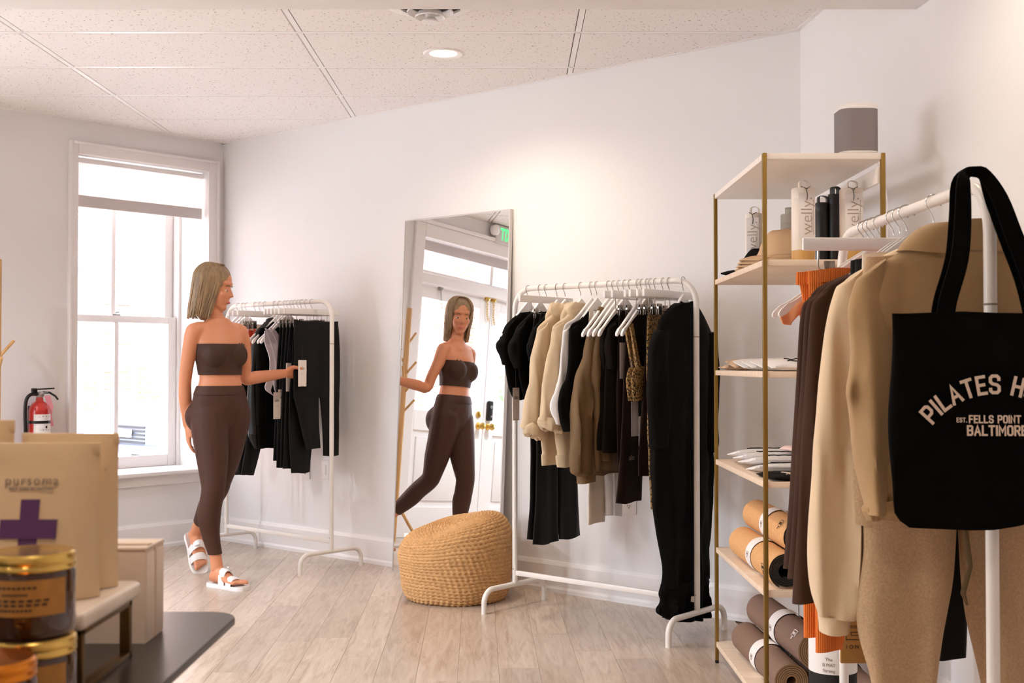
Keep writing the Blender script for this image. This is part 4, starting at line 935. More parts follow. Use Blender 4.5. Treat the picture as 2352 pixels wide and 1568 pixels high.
obj('lettering', blocktext('EST.', .0075, w=1.2, cx=-.064, cz=1.0365, y=.0325), print_m, tb, None, 0)
obj('lettering', blocktext('201', .0075, w=1.2, cx=.061, cz=1.0365, y=.0325), print_m, tb, None, 0)
obj('lettering', blocktext('BALTIMORE', .0165, w=1.3, cx=0, cz=1.017, y=.0325), print_m, tb, None, 0)
# kraft card sleeve hanging in front of the far upright
kc = thing('kraft_card_tag', 'kraft card sleeve with square logo at the near rack far upright', 'card tag', T(.872, 3.10, 0, PI))
obj('card', MB().rbox(-.05, .026, -.006, .006, .372, .60, .002), kraft, kc)
obj('string', MB().tube([(.0, .0, .595), (-.01, 0, .9), (-.02, -.02, 1.2)], .001, 5), ink, kc)
lg = MB()
for x0, x1, z0, z1 in ((-.05, .012, .467, .482), (-.05, .013, .432, .464), (-.05, .0, .443, .453)):
    for a, b, c, d in ((x0, x1, z0, z0+.0016), (x0, x1, z1-.0016, z1), (x1-.0016, x1, z0, z1)): lg.box(a, b, .006, .0064, c, d)
obj('logo', lg, ink, kc, None, 0)
text('lettering', 'ION', .014, ink, kc, T(-.004, .0064, .414) @ FACE_PY, spacing=1.5)
# ------------------------------------------------------------------ shelf unit
SX0, SX1, SY0, SY1 = .784, 1.152, 3.71, 4.603
sh = thing('shelf_unit', 'tall open shelf unit with brass posts and white shelves', 'shelf', T(SX0, SY0, 0))
w_, d_ = SX1-SX0, SY1-SY0
for x in (0, w_):
    for y in (0, d_):
        p = obj('post', MB().rbox(x-.0065, x+.0065, y-.009, y+.009, .012, 1.797, .0015), brass, sh)
        obj('foot_glide', MB().lathe([(.006, 0), (.008, .003), (.008, .012)], 12, 0, T(x, y, 0)), black_p, p)
SHZ = [.083, .442, .778, 1.119, 1.466, 1.797]
for z in SHZ: obj('shelf', MB().rbox(-.004, w_+.004, -.006, d_+.006, z-.019, z, .0015), melamine if z > 1.7 else melam_b, sh)
obj('rear_rail', MB().rbox(w_-.014, w_-.002, .01, d_-.01, 1.705, 1.755, .002), white_metal, sh)

# speaker on the top shelf
sp = thing('speaker', 'grey and white compact speaker on top of the shelf unit', 'speaker', T(1.092, 3.79, SHZ[5]))
def rr(hw, hd, r, z, n=8):
    return [(cx+r*math.cos(a), cy+r*math.sin(a), z) for cx, cy, a0 in ((hw-r, hd-r, 0), (-hw+r, hd-r, PI/2), (-hw+r, -hd+r, PI), (hw-r, -hd+r, 1.5*PI)) for a in [a0+PI/2*k/n for k in range(n+1)]]
obj('grille', MB().loft([rr(.0605, .06, .034, z) for z in (.012, .146)]), spk_grey, sp)
obj('base', MB().loft([rr(.052, .052, .03, 0), rr(.056, .056, .032, .004), rr(.0605, .06, .034, .010), rr(.0605, .06, .034, .012)]), white_plas, sp)
obj('top_cap', MB().loft([rr(.0605, .06, .034, .146), rr(.0605, .06, .034, .156), rr(.057, .057, .032, .1615), rr(.045, .045, .03, .162)]), white_plas, sp)
tag(obj('speaker_cable', MB().tube(cr([(1.14, 3.85, 1.803), (1.175, 3.84, 1.79), (1.195, 3.82, 1.70), (1.20, 3.82, 1.55), (1.19, 3.83, 1.2), (1.20, 3.84, .8), (1.21, 3.85, .3), (1.22, 3.86, .004)], 8), .0022, 6), white_plas), 'thin white cable dropping from the speaker behind the shelf unit', 'cable')

# bottles
lightink = mat('taupe_ink', (176, 158, 144), .6)
sage = mat('sage_bottle', (196, 188, 174), .5); wht_b = mat('white_bottle', (236, 226, 214), .45); bamboo = mat('bamboo', (206, 160, 92), .5, var=(20, .1, (1, 1, .1))); black_b = mat('black_bottle', (34, 34, 36), .45)
def bottle(x, y, rz, r, h, m, label, tagged=True, bam=True, lean=0, group=None):
    t = thing('bottle', label, 'bottle', T(x, y, SHZ[4], rz) @ Matrix.Rotation(lean, 4, 'Y'))
    hb_ = h*.15; hs = h*.77
    obj('body', MB().lathe([(r*.94, hb_ if bam else 0), (r, hb_+.003 if bam else .004), (r, hs), (r*.985, hs+.001)], 36), m, t)
    if bam: obj('bamboo_base', MB().lathe([(r*.92, 0), (r*.98, .004), (r, hb_)], 36), bamboo, t)
    obj('lid', MB().lathe([(r*.985, hs+.001), (r*1.0, hs+.003), (r, h*.885), (r*.93, h*.90), (.002, h*.905)], 36), m, t)
    pts = [(-.018, 0, h*.90), (-.018, 0, h*.965), (-.012, 0, h*.99), (0, 0, h), (.008, 0, h*.99), (.011, 0, h*.965), (.011, 0, h*.90)]
    P = cr(pts, 4); lp = MB()
    lp.loft([[(px+dx, dy*.009, pz+dz) for dx, dy, dz in ((-.0022, -1, 0), (.0022, -1, 0), (.0022, 1, 0), (-.0022, 1, 0))] for px, _, pz in P])
    obj('carry_loop', lp, m, t)
    if tagged:
        k = obj('label_card', MB().rbox(-r*.72, r*.72, r+.002, r+.0032, h*.28, h*.83, .002), paper, t)
        text('lettering', 'welly.', h*.20, lightink, k, T(-r*.02, r+.0035, h*.555) @ FACE_PY @ Matrix.Rotation(PI/2, 4, 'Z'), spacing=1.0, bold=-.0006)
        obj('print_line', MB().box(-r*.62, -r*.58, r+.0032, r+.0035, h*.33, h*.75).box(-r*.50, -r*.47, r+.0032, r+.0035, h*.36, h*.62).box(-r*.40, -r*.38, r+.0032, r+.0035, h*.36, h*.58), greyink, k, None, 0)
        obj('tie', MB().tube([(.010, r*.5, h*.90), (.0, r+.004, h*.86), (-.002, r+.005, h*.80), (0, r+.005, h*.74)], .0011, 5).tube([(-.014, r*.75, h*.91), (0, r+.004, h*.875), (.014, r*.75, h*.91)], .0014, 5), black_p, t)
    return t
A0 = PI+.06
bottle(.938, 3.85, A0, .037, .268, wht_b, 'large white bottle with bamboo base and bow, left front on the second shelf')
bottle(1.096, 3.86, A0-.15, .037, .268, wht_b, 'large white bottle with bow behind the near rack hangers, right on the second shelf')
bottle(1.024, 3.95, A0, .021, .232, black_b, 'slim black bottle, left of the two black bottles on the shelf', False, False)
bottle(1.066, 3.945, A0+.5, .022, .262, black_b, 'slim black bottle, taller and right of the two black bottles', False, False)
bottle(.905, 4.47, A0-.4, .032, .265, wht_b, 'white bottle behind the caps at the back of the second shelf')
bottle(1.035, 4.47, A0+.9, .03, .262, sage, 'greyish bottle half hidden behind the large front bottle', True)

# caps: crown of panels with a curved brim
def cap(x, y, z, rz, m, label, flat=1.0, group='baseball caps on the shelf', tilt=0):
    t = thing('baseball_cap', label, 'cap', T(x, y, z, rz) @ Matrix.Rotation(tilt, 4, 'Y'))
    rings = []
    for j in range(13):
        a = PI/2*j/12; zz = .004+.115*flat*math.sin(a)**.9; r = .088*math.cos(a)**.62+.001
        rings.append([(r*1.06*math.cos(q)-.008*math.sin(a), r*.92*math.sin(q)*(1+.02*math.cos(6*q)), zz+.006*noise.noise((math.cos(q)*2, math.sin(q)*2, j*.3))*j/6) for q in [2*PI*k/36 for k in range(36)]])
    obj('crown', MB().loft(rings), m, t)
    up, dn = [], []
    b = MB(); n = 18; rows = []
    for i in range(7):
        f = i/6; row = []
        for k in range(n+1):
            a = -1.15+2.3*k/n; r0 = .090
            px = r0*math.cos(a)+f*.072*math.cos(a)**.5; py = .084*math.sin(a)*(1-.12*f)
            row.append((px, py, .010-.16*py*py/.09-.012*f*f))
        rows.append(row)
    loop = [[(p[0], p[1], p[2]+h) for p in row] for row in rows for h in (0,)]
    vs = [p for row in rows for p in row]; m1 = n+1
    fs = [(i*m1+k, i*m1+k+1, (i+1)*m1+k+1, (i+1)*m1+k) for i in range(6) for k in range(n)]
    nb = len(vs); vs2 = vs+[(p[0], p[1], p[2]-.003) for p in vs]
    fs2 = fs+[tuple(q+nb for q in f[::-1]) for f in fs]
    bd_ = [k for k in range(m1)]+[i*m1+n for i in range(1, 7)]+[6*m1+k for k in range(n-1, -1, -1)]+[i*m1 for i in range(5, 0, -1)]
    for a_, b_ in zip(bd_, bd_[1:]+bd_[:1]): fs2.append((a_, b_, b_+nb, a_+nb))
    obj('brim', b.add(vs2, fs2), m, t)
    obj('button', MB().ball((-.008, 0, .119*flat+.003), (.007, .007, .004), 10, 6), m, t)
    return t
cap_tan = mat('tan_cotton', (212, 176, 138), .85, bump=(200, .12), var=(12, .08))
LFT = PI-.25
cap(.925, 4.36, SHZ[4]+.012, LFT+.1, black_cl, 'black baseball cap at the back of the second shelf, behind tan caps', .70)
for k in range(4): cap(.932+.005*k, 4.14-.004*k, SHZ[4]+.012+.011*k, LFT-.15+.03*k, cap_tan, ('bottom tan cap of the nested stack on the second shelf', 'second tan cap from the bottom of the nested stack', 'third tan cap from the bottom of the nested stack', 'top tan cap of the nested stack on the second shelf')[k], .62 if k < 3 else .78, tilt=.02)

# folded tees
blk_print = mat('black_print', (28, 24, 24), .8); stripe_m = mat('tan_black_print_jersey', (196, 166, 138), .85, var=(26, .8)); pinkp = mat('blush_jersey', (236, 206, 198), .85)
def tee(x, y, z, rz, w, d, h, m, label, ptint=blk_print, tilt=0.0, tilty=0.0, marks=True, group='folded tees'):
    t = thing('folded_tee', label, 'shirt', T(x, y, z, rz) @ Matrix.Rotation(tilt, 4, 'Y') @ Matrix.Rotation(tilty, 4, 'X'), group)
    m_ = MB(); rings = []
    for i in range(11):
        f = i/10; px = -w/2+w*f; hh = h*(.75+.25*math.sin(f*PI)); e = .16 if i in (0, 10) else 1
        rings.append([(px+.003*noise.noise((py*20, i, h*30)), py*(1-.015*(e < 1)), max(0, pz*e+(hh*.5*(1-e)))+.0025*noise.noise((px*18, py*18, z*9))) for py, pz in [(-d/2, hh*.1), (d/2*.0-d/4, 0), (d/4, 0), (d/2, hh*.1), (d/2+.003, hh*.5), (d/2, hh*.9), (d/4, hh), (-d/4, hh), (-d/2, hh*.9), (-d/2-.004, hh*.5)]])
    obj('body', m_.loft(rings), m, t, None, 70)
    obj('fold', MB().tube(cr([(-w*.46, -d/2-.001, h*.52), (0, -d/2-.004, h*.5), (w*.46, -d/2-.001, h*.53)], 5), h*.16, 6), m, t)
    if marks:
        q = MB()
        for r_ in range(2):
            P = []
            for k in range(26):
                f = k/25; P.append((-w*.3+w*.6*f, -d*.22+r_*d*.26+.014*math.sin(f*30+r_), h+.0022))
            q.tube(P, .0020, 5)
        obj('print', q, ptint, t)
    return t
rs = random.Random(3)
NM3 = ('front white printed tee at the near end of the third shelf', 'second white printed tee from the near end of the third shelf', 'third white printed tee from the near end of the third shelf', 'fourth white printed tee from the near end of the third shelf', 'tan and black patterned tee near the far end of the third shelf', 'last tan and black patterned tee at the far end of the third shelf')
for k in range(6):                                                       # third shelf: a shingled row, each tee propped on the next
    tee(.965-.006*k, 3.84+.128*k, SHZ[3]+.0015+(.011 if k < 5 else 0), rs.uniform(-.05, .05), .30, .20, .024, stripe_m if k >= 4 else white_cl, NM3[k], tilty=.11 if k < 5 else 0)
tee(.955, 3.825, SHZ[2]+.0015, .05, .31, .20, .014, black_cl, 'black tee with cream print at the front of the fourth shelf', print_m)
tee(1.07, 3.86, SHZ[2]+.018, .12, .16, .20, .018, white_cl, 'plain white tee lying over the right side of the black tee', marks=False)
NM4 = ('front white printed tee of the fanned row on the fourth shelf', 'second white printed tee of the fanned row on the fourth shelf', 'third white printed tee of the fanned row on the fourth shelf', 'rearmost white printed tee of the fanned row on the fourth shelf')
for k in range(4): tee(.955, 4.04+.118*k, SHZ[2]+.0015+.012*(k > 0)+.004*k, rs.uniform(-.05, .05), .30, .22, .028, white_cl, NM4[k], tilty=-.10)
tee(1.05, 4.10, SHZ[2]+.062, .3, .18, .22, .022, pinkp, 'blush pink tee with black print on top of the fourth shelf row')

# rolled mats
def mat_roll(x0, y0, x1, y1, zb, r, m_out, m_in, m_edge, turns, core, label, logo, ang0=-2.0, group='rolled yoga mats on the shelf'):
    L = math.hypot(x1-x0, y1-y0); d = Vector((x1-x0, y1-y0, 0)).normalized()
    M = Matrix.Translation((x0, y0, zb+r)) @ Matrix.Rotation(math.atan2(-d.x, d.y), 4, 'Z')        # local +y runs to the far end
    t = thing('yoga_mat', label, 'yoga mat', M, group)
    n = int(turns*30); th = (r-core)/turns*.80; P, Q = [], []
    for i in range(n+1):
        a = ang0-2*PI*turns*i/n; rr_ = r-(r-core)*i/n; P.append((rr_*math.cos(a), rr_*math.sin(a))); Q.append(((rr_-th)*math.cos(a), (rr_-th)*math.sin(a)))
    mb = MB(); nn = n+1
    vs = [(x, y, z) for y in (0, L) for x, z in P]+[(x, y, z) for y in (0, L) for x, z in Q]
    fo = [(i, i+1, nn+i+1, nn+i) for i in range(n)]; fi = [(2*nn+i+1, 2*nn+i, 3*nn+i, 3*nn+i+1) for i in range(n)]
    fe = [(i+1, i, 2*nn+i, 2*nn+i+1) for i in range(n)]+[(nn+i, nn+i+1, 3*nn+i+1, 3*nn+i) for i in range(n)]+[(0, nn, 3*nn, 2*nn), (n, 2*nn+n, 3*nn+n, nn+n)]
    mb.add(vs, fo, 0); o = len(mb.v); mb.f += fi; mb.mi += [1]*len(fi); mb.f += fe; mb.mi += [2]*len(fe)
    obj('roll', mb, [m_out, m_in, m_edge], t, None, 30)
    b = MB(); bw = .075; y_ = L*.42
    for rr_ in (1,): b.loft([[((r+.0012)*math.cos(a), y, (r+.0012)*math.sin(a)) for y in (y_, y_+bw)] for a in [2*PI*k/48 for k in range(49)]], (False, False), 0, None, False)
    bd_ = obj('paper_band', b, paper, t)
    def on(a, y, rr_=r+.0016): return Matrix.Translation((rr_*math.cos(a), y, rr_*math.sin(a))) @ Matrix(((math.sin(a), 0, math.cos(a), 0), (0, -1, 0, 0), (-math.cos(a), 0, math.sin(a), 0), (0, 0, 0, 1)))
    aL = PI*.98
    def mark(name, par, a, y, s, mm, rad):
        q = MB()
        def bar(x0_, x1_, y0_, y1_): q.box(x0_*s, x1_*s, y0_*s, y1_*s, 0, .0004, 0, on(a, y, rad))
        bar(-.5, .9, .9, 1.0); bar(.8, .9, -.9, .9); bar(-.5, .9, -1, -.9); bar(-.5, -.4, -.5, .5)
        obj('logo_frame', q, mm, par, None, 0)
        text('lettering', 'MAT', s*.75, mm, par, on(a, y, rad) @ Matrix.Translation((.2*s, 0, .0002)) @ Matrix.Rotation(PI/2, 4, 'Z'), bold=.0003)
        text('lettering', 'B', s*.8, mm, par, on(a, y, rad) @ Matrix.Translation((-.75*s, 0, .0002)) @ Matrix.Rotation(PI/2, 4, 'Z'), bold=.0003)
    mark('logo', t, PI*.80 if logo == 'hi' else PI*1.02, L*.12, .017, ink if m_out == cork else paper, r+.0012)
    mark('logo', bd_, PI*.97, y_+bw/2, .011, greyink, r+.0026)
    return t
z5 = SHZ[1]+.001; z6 = SHZ[0]+.001
CK = (cork, mat_bk, mat_bk); BR = (mat_br, mat_tan, mat_tan)
mat_roll(.853, 3.735, .842, 4.36, z5, .056, *CK, 5, .024, 'lower cork yoga mat on the fifth shelf, left end nearest', 'lo')
mat_roll(.972, 3.75, .962, 4.37, z5, .056, *CK, 5, .024, 'lower cork yoga mat hidden behind the brown sleeves on the fifth shelf', 'lo')
mat_roll(.910, 3.79, .899, 4.40, z5+.095, .056, *CK, 5, .024, 'upper cork yoga mat resting on the lower ones', 'hi', -1.2)
mat_roll(.884, 3.80, .862, 4.42, z6, .057, *BR, 6, .017, 'lower brown yoga mat on the bottom shelf, left of the row', 'lo')
mat_roll(1.001, 3.80, .985, 4.42, z6, .057, *BR, 6, .017, 'lower brown yoga mat in the middle of the bottom shelf', 'lo')
mat_roll(1.095, 3.66, 1.10, 4.28, z6, .046, *BR, 6, .014, 'lower brown yoga mat behind the near rack upright on the bottom shelf', 'lo')
mat_roll(.952, 3.76, .915, 4.40, z6+.102, .060, *BR, 6, .02, 'upper brown yoga mat lying across the bottom shelf mats', 'hi', -1.3)
# black mat standing on the floor with a white label
bm_ = thing('yoga_mat', 'black rolled yoga mat standing upright with a white paper label', 'yoga mat', T(.925, 3.47, 0))
obj('roll', MB().lathe([(.02, .0), (.066, .0), (.067, .003), (.067, .657), (.066, .66), (.02, .66)], 48), mat_bk, bm_)
tp = MB()
for k in range(5): tp.lathe([(.062-.009*k, .66), (.062-.009*k, .6615), (.057-.009*k, .6615), (.057-.009*k, .66)], 40)
obj('spiral_end', tp, black_p, bm_)
lb = obj('paper_label', MB().loft([[(.0682*math.cos(a), .0682*math.sin(a), z) for z in (.262, .372)] for a in [2*PI*k/48 for k in range(49)]], (False, False), 0, None, False), paper, bm_)
for k, s_ in enumerate(('The', 'B MAT', 'Strong')):
    a = -PI/2-.42
    text('lettering', s_, .013, greyink, lb, Matrix.Translation((.0688*math.cos(a), .0688*math.sin(a), .305-.016*k)) @ Matrix.Rotation(-.42, 4, 'Z') @ FACE_NY, align='CENTER')

# ------------------------------------------------------------------ counter in the left foreground
TZ = .80
tb2 = thing('display_table', 'black display table with rounded corner in the left foreground', 'table', T(-.372, 1.655, 0))
P2 = [(-.045+.045*math.cos(a), -.045+.045*math.sin(a)) for a in [PI/2*k/10 for k in range(11)]]+[(-1.2, 0), (-1.2, -.95), (0, -.95)]
obj('tabletop', MB().loft([[(x, y, TZ-.009) for x, y in P2], [(x, y, TZ-.003) for x, y in P2], [(x*.999-.001, y*.999-.001, TZ) for x, y in P2]]), table_m, tb2, None, 30)
for x, y in ((-.10, -.10), (-1.12, -.10), (-.10, -.86), (-1.12, -.86)): obj('leg', MB().rbox(x-.02, x+.02, y-.02, y+.02, 0, TZ-.009, .003), black_p, tb2)
st = thing('marble_stand', 'small marble topped display stand with brass legs on the black table', 'display stand', T(-.436, 1.225, TZ))
obj('marble_top', MB().rbox(-.42, 0, 0, .19, .067, .086, .006, 3), marble, st)
lg_ = MB()
for x in (-.012, -.40):
    for y in (.012, .165): lg_.rbox(x-.006, x+.006, y, y+.010, 0, .067, .001)
    lg_.rbox(x-.006, x+.006, .012, .175, 0, .007, .001).rbox(x-.006, x+.006, .012, .175, .060, .067, .001)
lg_.rbox(-.40, -.012, .014, .024, .060, .067, .001).rbox(-.40, -.012, .165, .175, .060, .067, .001)
obj('brass_frame', lg_, mat('dark_brass', (112, 84, 46), .4, metal=.8), st)
def pouch(x, y, z, rz, w, h, label, prints):
    t = thing('pouch', label, 'pouch', T(x, y, z, rz), 'stand-up pouches on the marble stand')
    rings = []
    for i in range(22):
        f = i/21; zz = h*f; d = .026*(1-f)**.75+.0016+.010*math.sin(PI*min(1, f*1.1))*(1-f); hw = w/2*(1-.012*math.sin(f*PI))
        ring = []
        for j in range(40):
            q = 2*PI*j/40; xx = hw*math.copysign(abs(math.cos(q))**.55, math.cos(q)); e = max(0, 1-(abs(xx)/hw)**6)
            yy_ = math.copysign(abs(math.sin(q))**.8, math.sin(q))*(d*e+.0012)
            ring.append((xx, yy_+.0025*noise.noise((xx*22, zz*18, x*7+j//20))*min(1, 4*(1-f))*(.4+f), zz))
        rings.append(ring)
    obj('bag', MB().loft(rings), pouch_m, t, None, 60)
    obj('seal', MB().rbox(-w/2, w/2, -.0022, .0022, h*.93, h+.001, .0008), pouch_m, t)
    if prints:
        s = .0215
        def fr(zc, dz=0): f = (zc)/h; return -(.026*(1-f)**.75+.0028+.010*math.sin(PI*min(1, f*1.1))*(1-f))-.0006
        q = MB(); zc = h*.46
        for a, b, c, d_ in ((-.030, .030, -.010, .010), (-.010, .010, -.031, .031)):
            vs = [(X, fr(zc+Y), zc+Y) for X, Y in ((a, c), (b, c), (b, d_), (a, d_))]; vs += [(p[0], p[1]+.002, p[2]) for p in vs]
            q.add(vs, [(0, 1, 2, 3), (4, 7, 6, 5), (0, 4, 5, 1), (1, 5, 6, 2), (2, 6, 7, 3), (3, 7, 4, 0)])
        obj('cross_print', q, purple, t, None, 0)
        tl_ = lambda zc: Matrix.Translation((0, fr(zc)-.0008, zc)) @ Matrix.Rotation(-.13, 4, 'X') @ FACE_NY
        text('lettering', 'pursoma', .0145, greyink, t, tl_(h*.765), spacing=1.15)
        text('lettering', 'SELF CARE BY NATURE', .0042, greyink, t, tl_(h*.715), spacing=1.1, bold=.0002)
    else:
        q = MB(); rk_ = random.Random(2)
        for k in range(9): q.rbox(w/2-.024-.008*rk_.random(), w/2-.012, -.0145+.0008*k, -.0125+.0008*k, h*.2+k*.012, h*.2+k*.012+.004, .0004)
        obj('small_print', q, greyink, t)
    return t
ZS = TZ+.087
pouch(-.519, 1.31, ZS, .03, .138, .166, 'cream pouch with purple cross in front on the marble stand', True)
pouch(-.506, 1.375, ZS, -.03, .112, .173, 'cream pouch behind the purple cross one, text on its right edge', False)
pouch(-.625, 1.37, ZS, .08, .11, .188, 'tan pouch at the far left behind the purple cross pouch', False)
def jar(x, y, z, label, lidm, h=.08, lab=True):
    t = thing('candle_jar', label, 'candle', T(x, y, z), 'amber candle jars')
    obj('glass', MB().lathe([(.001, 0), (.034, 0), (.039, .003), (.0405, .008), (.0405, h-.02), (.038, h-.015), (.0365, h-.012)], 48), amber, t)
    obj('lid', MB().lathe([(.036, h-.0165), (.0405, h-.016), (.0412, h-.014), (.0405, h-.011), (.0400, h-.010), (.0413, h-.007), (.0405, h-.002), (.038, h), (.030, h-.0008), (.001, h-.001)], 48), lidm, t)
    if lab:
        a0 = -PI/2; k = obj('label', MB().loft([[(.0411*math.cos(a), .0411*math.sin(a), zz) for zz in (h*.30, h*.72)] for a in [a0-1.2+2.4*i/40 for i in range(41)]], (False, False), 0, None, False), kraft_lab, t)
        q = MB()
        for i, (zz, w) in enumerate(((.62, .5), (.54, .3), (.47, .8), (.42, .75), (.36, .4))):
            for j in range(9):
                a = a0-w+2*w*j/9+.02
                q.add([(.0414*math.cos(b), .0414*math.sin(b), h*zz+e) for b, e in ((a, 0), (a+w*.16, 0), (a+w*.16, .0022), (a, .0022))], [(0, 1, 2, 3)])
        obj('print', q, ink, k, None, 0)
    return t
orange_lid = mat('copper_lid', (226, 140, 50), .22, metal=1)
jar(-.461, 1.155, TZ+.0005, 'lower amber candle jar with gold lid, under another jar', goldm)
jar(-.462, 1.155, TZ+.081, 'upper amber candle jar with gold lid stacked on another jar', goldm)
jar(-.450, 1.030, TZ+.0005, 'front amber candle jar with coppery lid, cut by the frame corner', orange_lid, .088)
bx = thing('white_carton', 'white cardboard carton behind the marble stand on the black table', 'box', T(-.447, 1.465, TZ))
obj('tray', MB().box(-.19, 0, 0, .075, 0, .112), box_m, bx, None, 0)
obj('lid_panel', MB().rbox(-.192, .001, -.001, .076, .1125, .1165, .001).rbox(-.19, -.001, .018, .03, .1165, .119, .0008), box_m, bx)
obj('seam', MB().box(.0, .0006, .036, .039, .0, .112), mat('peach_tape', (226, 186, 152), .6), bx, None, 0)
obj('flap', MB().rbox(.0, .0012, .002, .034, .004, .108, .0005).rbox(.0, .0012, .041, .073, .004, .108, .0005), box_m, bx)

# ------------------------------------------------------------------ fire extinguisher on the left wall
fe = thing('fire_extinguisher', 'red fire extinguisher with black hose and pink tag on the left wall', 'fire extinguisher', FL @ T(1.285, .085, .545))
obj('cylinder', MB().lathe([(.001, .0), (.05, .0), (.058, .01), (.0585, .33), (.054, .355), (.038, .378), (.022, .388), (.018, .41)], 40), red_m, fe)
obj('valve', MB().rbox(-.016, .016, -.014, .014, .408, .44, .004).rbox(-.05, .012, -.008, .008, .428, .442, .003), steel, fe)
obj('handle', MB().rbox(-.105, .02, -.009, .009, .452, .460, .003, 2, 0, Matrix.Rotation(.04, 4, 'Y')).tube([(-.02, 0, .44), (-.06, 0, .436), (-.095, 0, .415), (-.11, 0, .395)], .006, 8).rbox(.018, .045, -.012, .012, .436, .462, .003), black_p, fe)
obj('gauge', MB().lathe([(.016, 0), (.016, .01), (.013, .012), (.001, .012)], 20, 0, T(.0, .014, .425) @ FACE_PY), steel, fe)
obj('hose', MB().tube(cr([(.02, .0, .428), (.055, .0, .425), (.078, .0, .395), (.084, .0, .33), (.082, .0, .25), (.078, .0, .12), (.076, 0, .06)], 6), .010, 12), black_p, fe)
obj('strap', MB().lathe([(.060, .262), (.061, .262), (.061, .278), (.060, .278)], 40), black_p, fe)
obj('bracket', MB().rbox(-.03, .03, -.085, -.055, .02, .36, .003), black_p, fe)
el = obj('label', MB().loft([[(.0592*math.cos(a), .0592*math.sin(a), z) for z in (.06, .315)] for a in [PI/2-1.0+2.2*k/30 for k in range(31)]], (False, False), 0, None, False), paper, fe)
q = MB()
for i, (dz, ws) in enumerate(((.235, ((-.012, 0),)), (.155, ((-.034, -.02), (-.014, 0), (.006, .02))), (.30, ((-.045, .035),)), (.225, ((-.04, .03),)), (.12, ((-.045, .035),)), (.105, ((-.045, .02),)))):
    for a, b in ws:
        h_ = .014 if dz in (.235, .155) else .003
        for k in range(4):
            x0, x1 = a+(b-a)*k/4, a+(b-a)*(k+1)/4; aa = [PI/2-x/.0592+.12 for x in (x0, x1)]
            q.add([(.0596*math.cos(aa[0]), .0596*math.sin(aa[0]), dz), (.0596*math.cos(aa[1]), .0596*math.sin(aa[1]), dz), (.0596*math.cos(aa[1]), .0596*math.sin(aa[1]), dz+h_), (.0596*math.cos(aa[0]), .0596*math.sin(aa[0]), dz+h_)], [(0, 1, 2, 3)])
obj('label_print', q, ink, el, None, 0)
obj('inspection_tag', MB().loft([[(-.03-.4*a+b, .03+c, z) for b, c in ((-.017, 0), (.017, 0), (.017, .0012), (-.017, .0012))] for z, a, c in ((.42, 0, 0), (.36, .05, .01), (.30, .03, .02), (.245, .06, .02))]), pink_m, fe)

# ------------------------------------------------------------------ wooden coat stand at the left edge
cs_ = thing('coat_stand', 'pale wooden coat stand with slanting pegs at the left edge of the frame', 'coat stand', T(-2.795, 6.500, 0))
obj('post', MB().lathe([(.02, .0), (.02, 1.71), (.018, 1.715), (.001, 1.716)], 20), wood_l, cs_)
for k, (z, a, l) in enumerate(((1.195, .3, .085), (1.10, -.9, .085), (1.32, 2.0, .085), (1.46, 4.0, .085), (1.24, 5.2, .085), (.96, 5.0, .085))):
    obj('peg', MB().tube([(.012*math.cos(a), .012*math.sin(a), z-.01), (l*math.cos(a), l*math.sin(a), z+l*.92)], .0085, 12), wood_l, cs_)
for k in range(3):
    a = 2*PI*k/3+.3
    obj('foot', MB().tube(cr([(.01*math.cos(a), .01*math.sin(a), .28), (.10*math.cos(a), .10*math.sin(a), .14), (.19*math.cos(a), .19*math.sin(a), .012)], 4), .012, 12), wood_l, cs_)
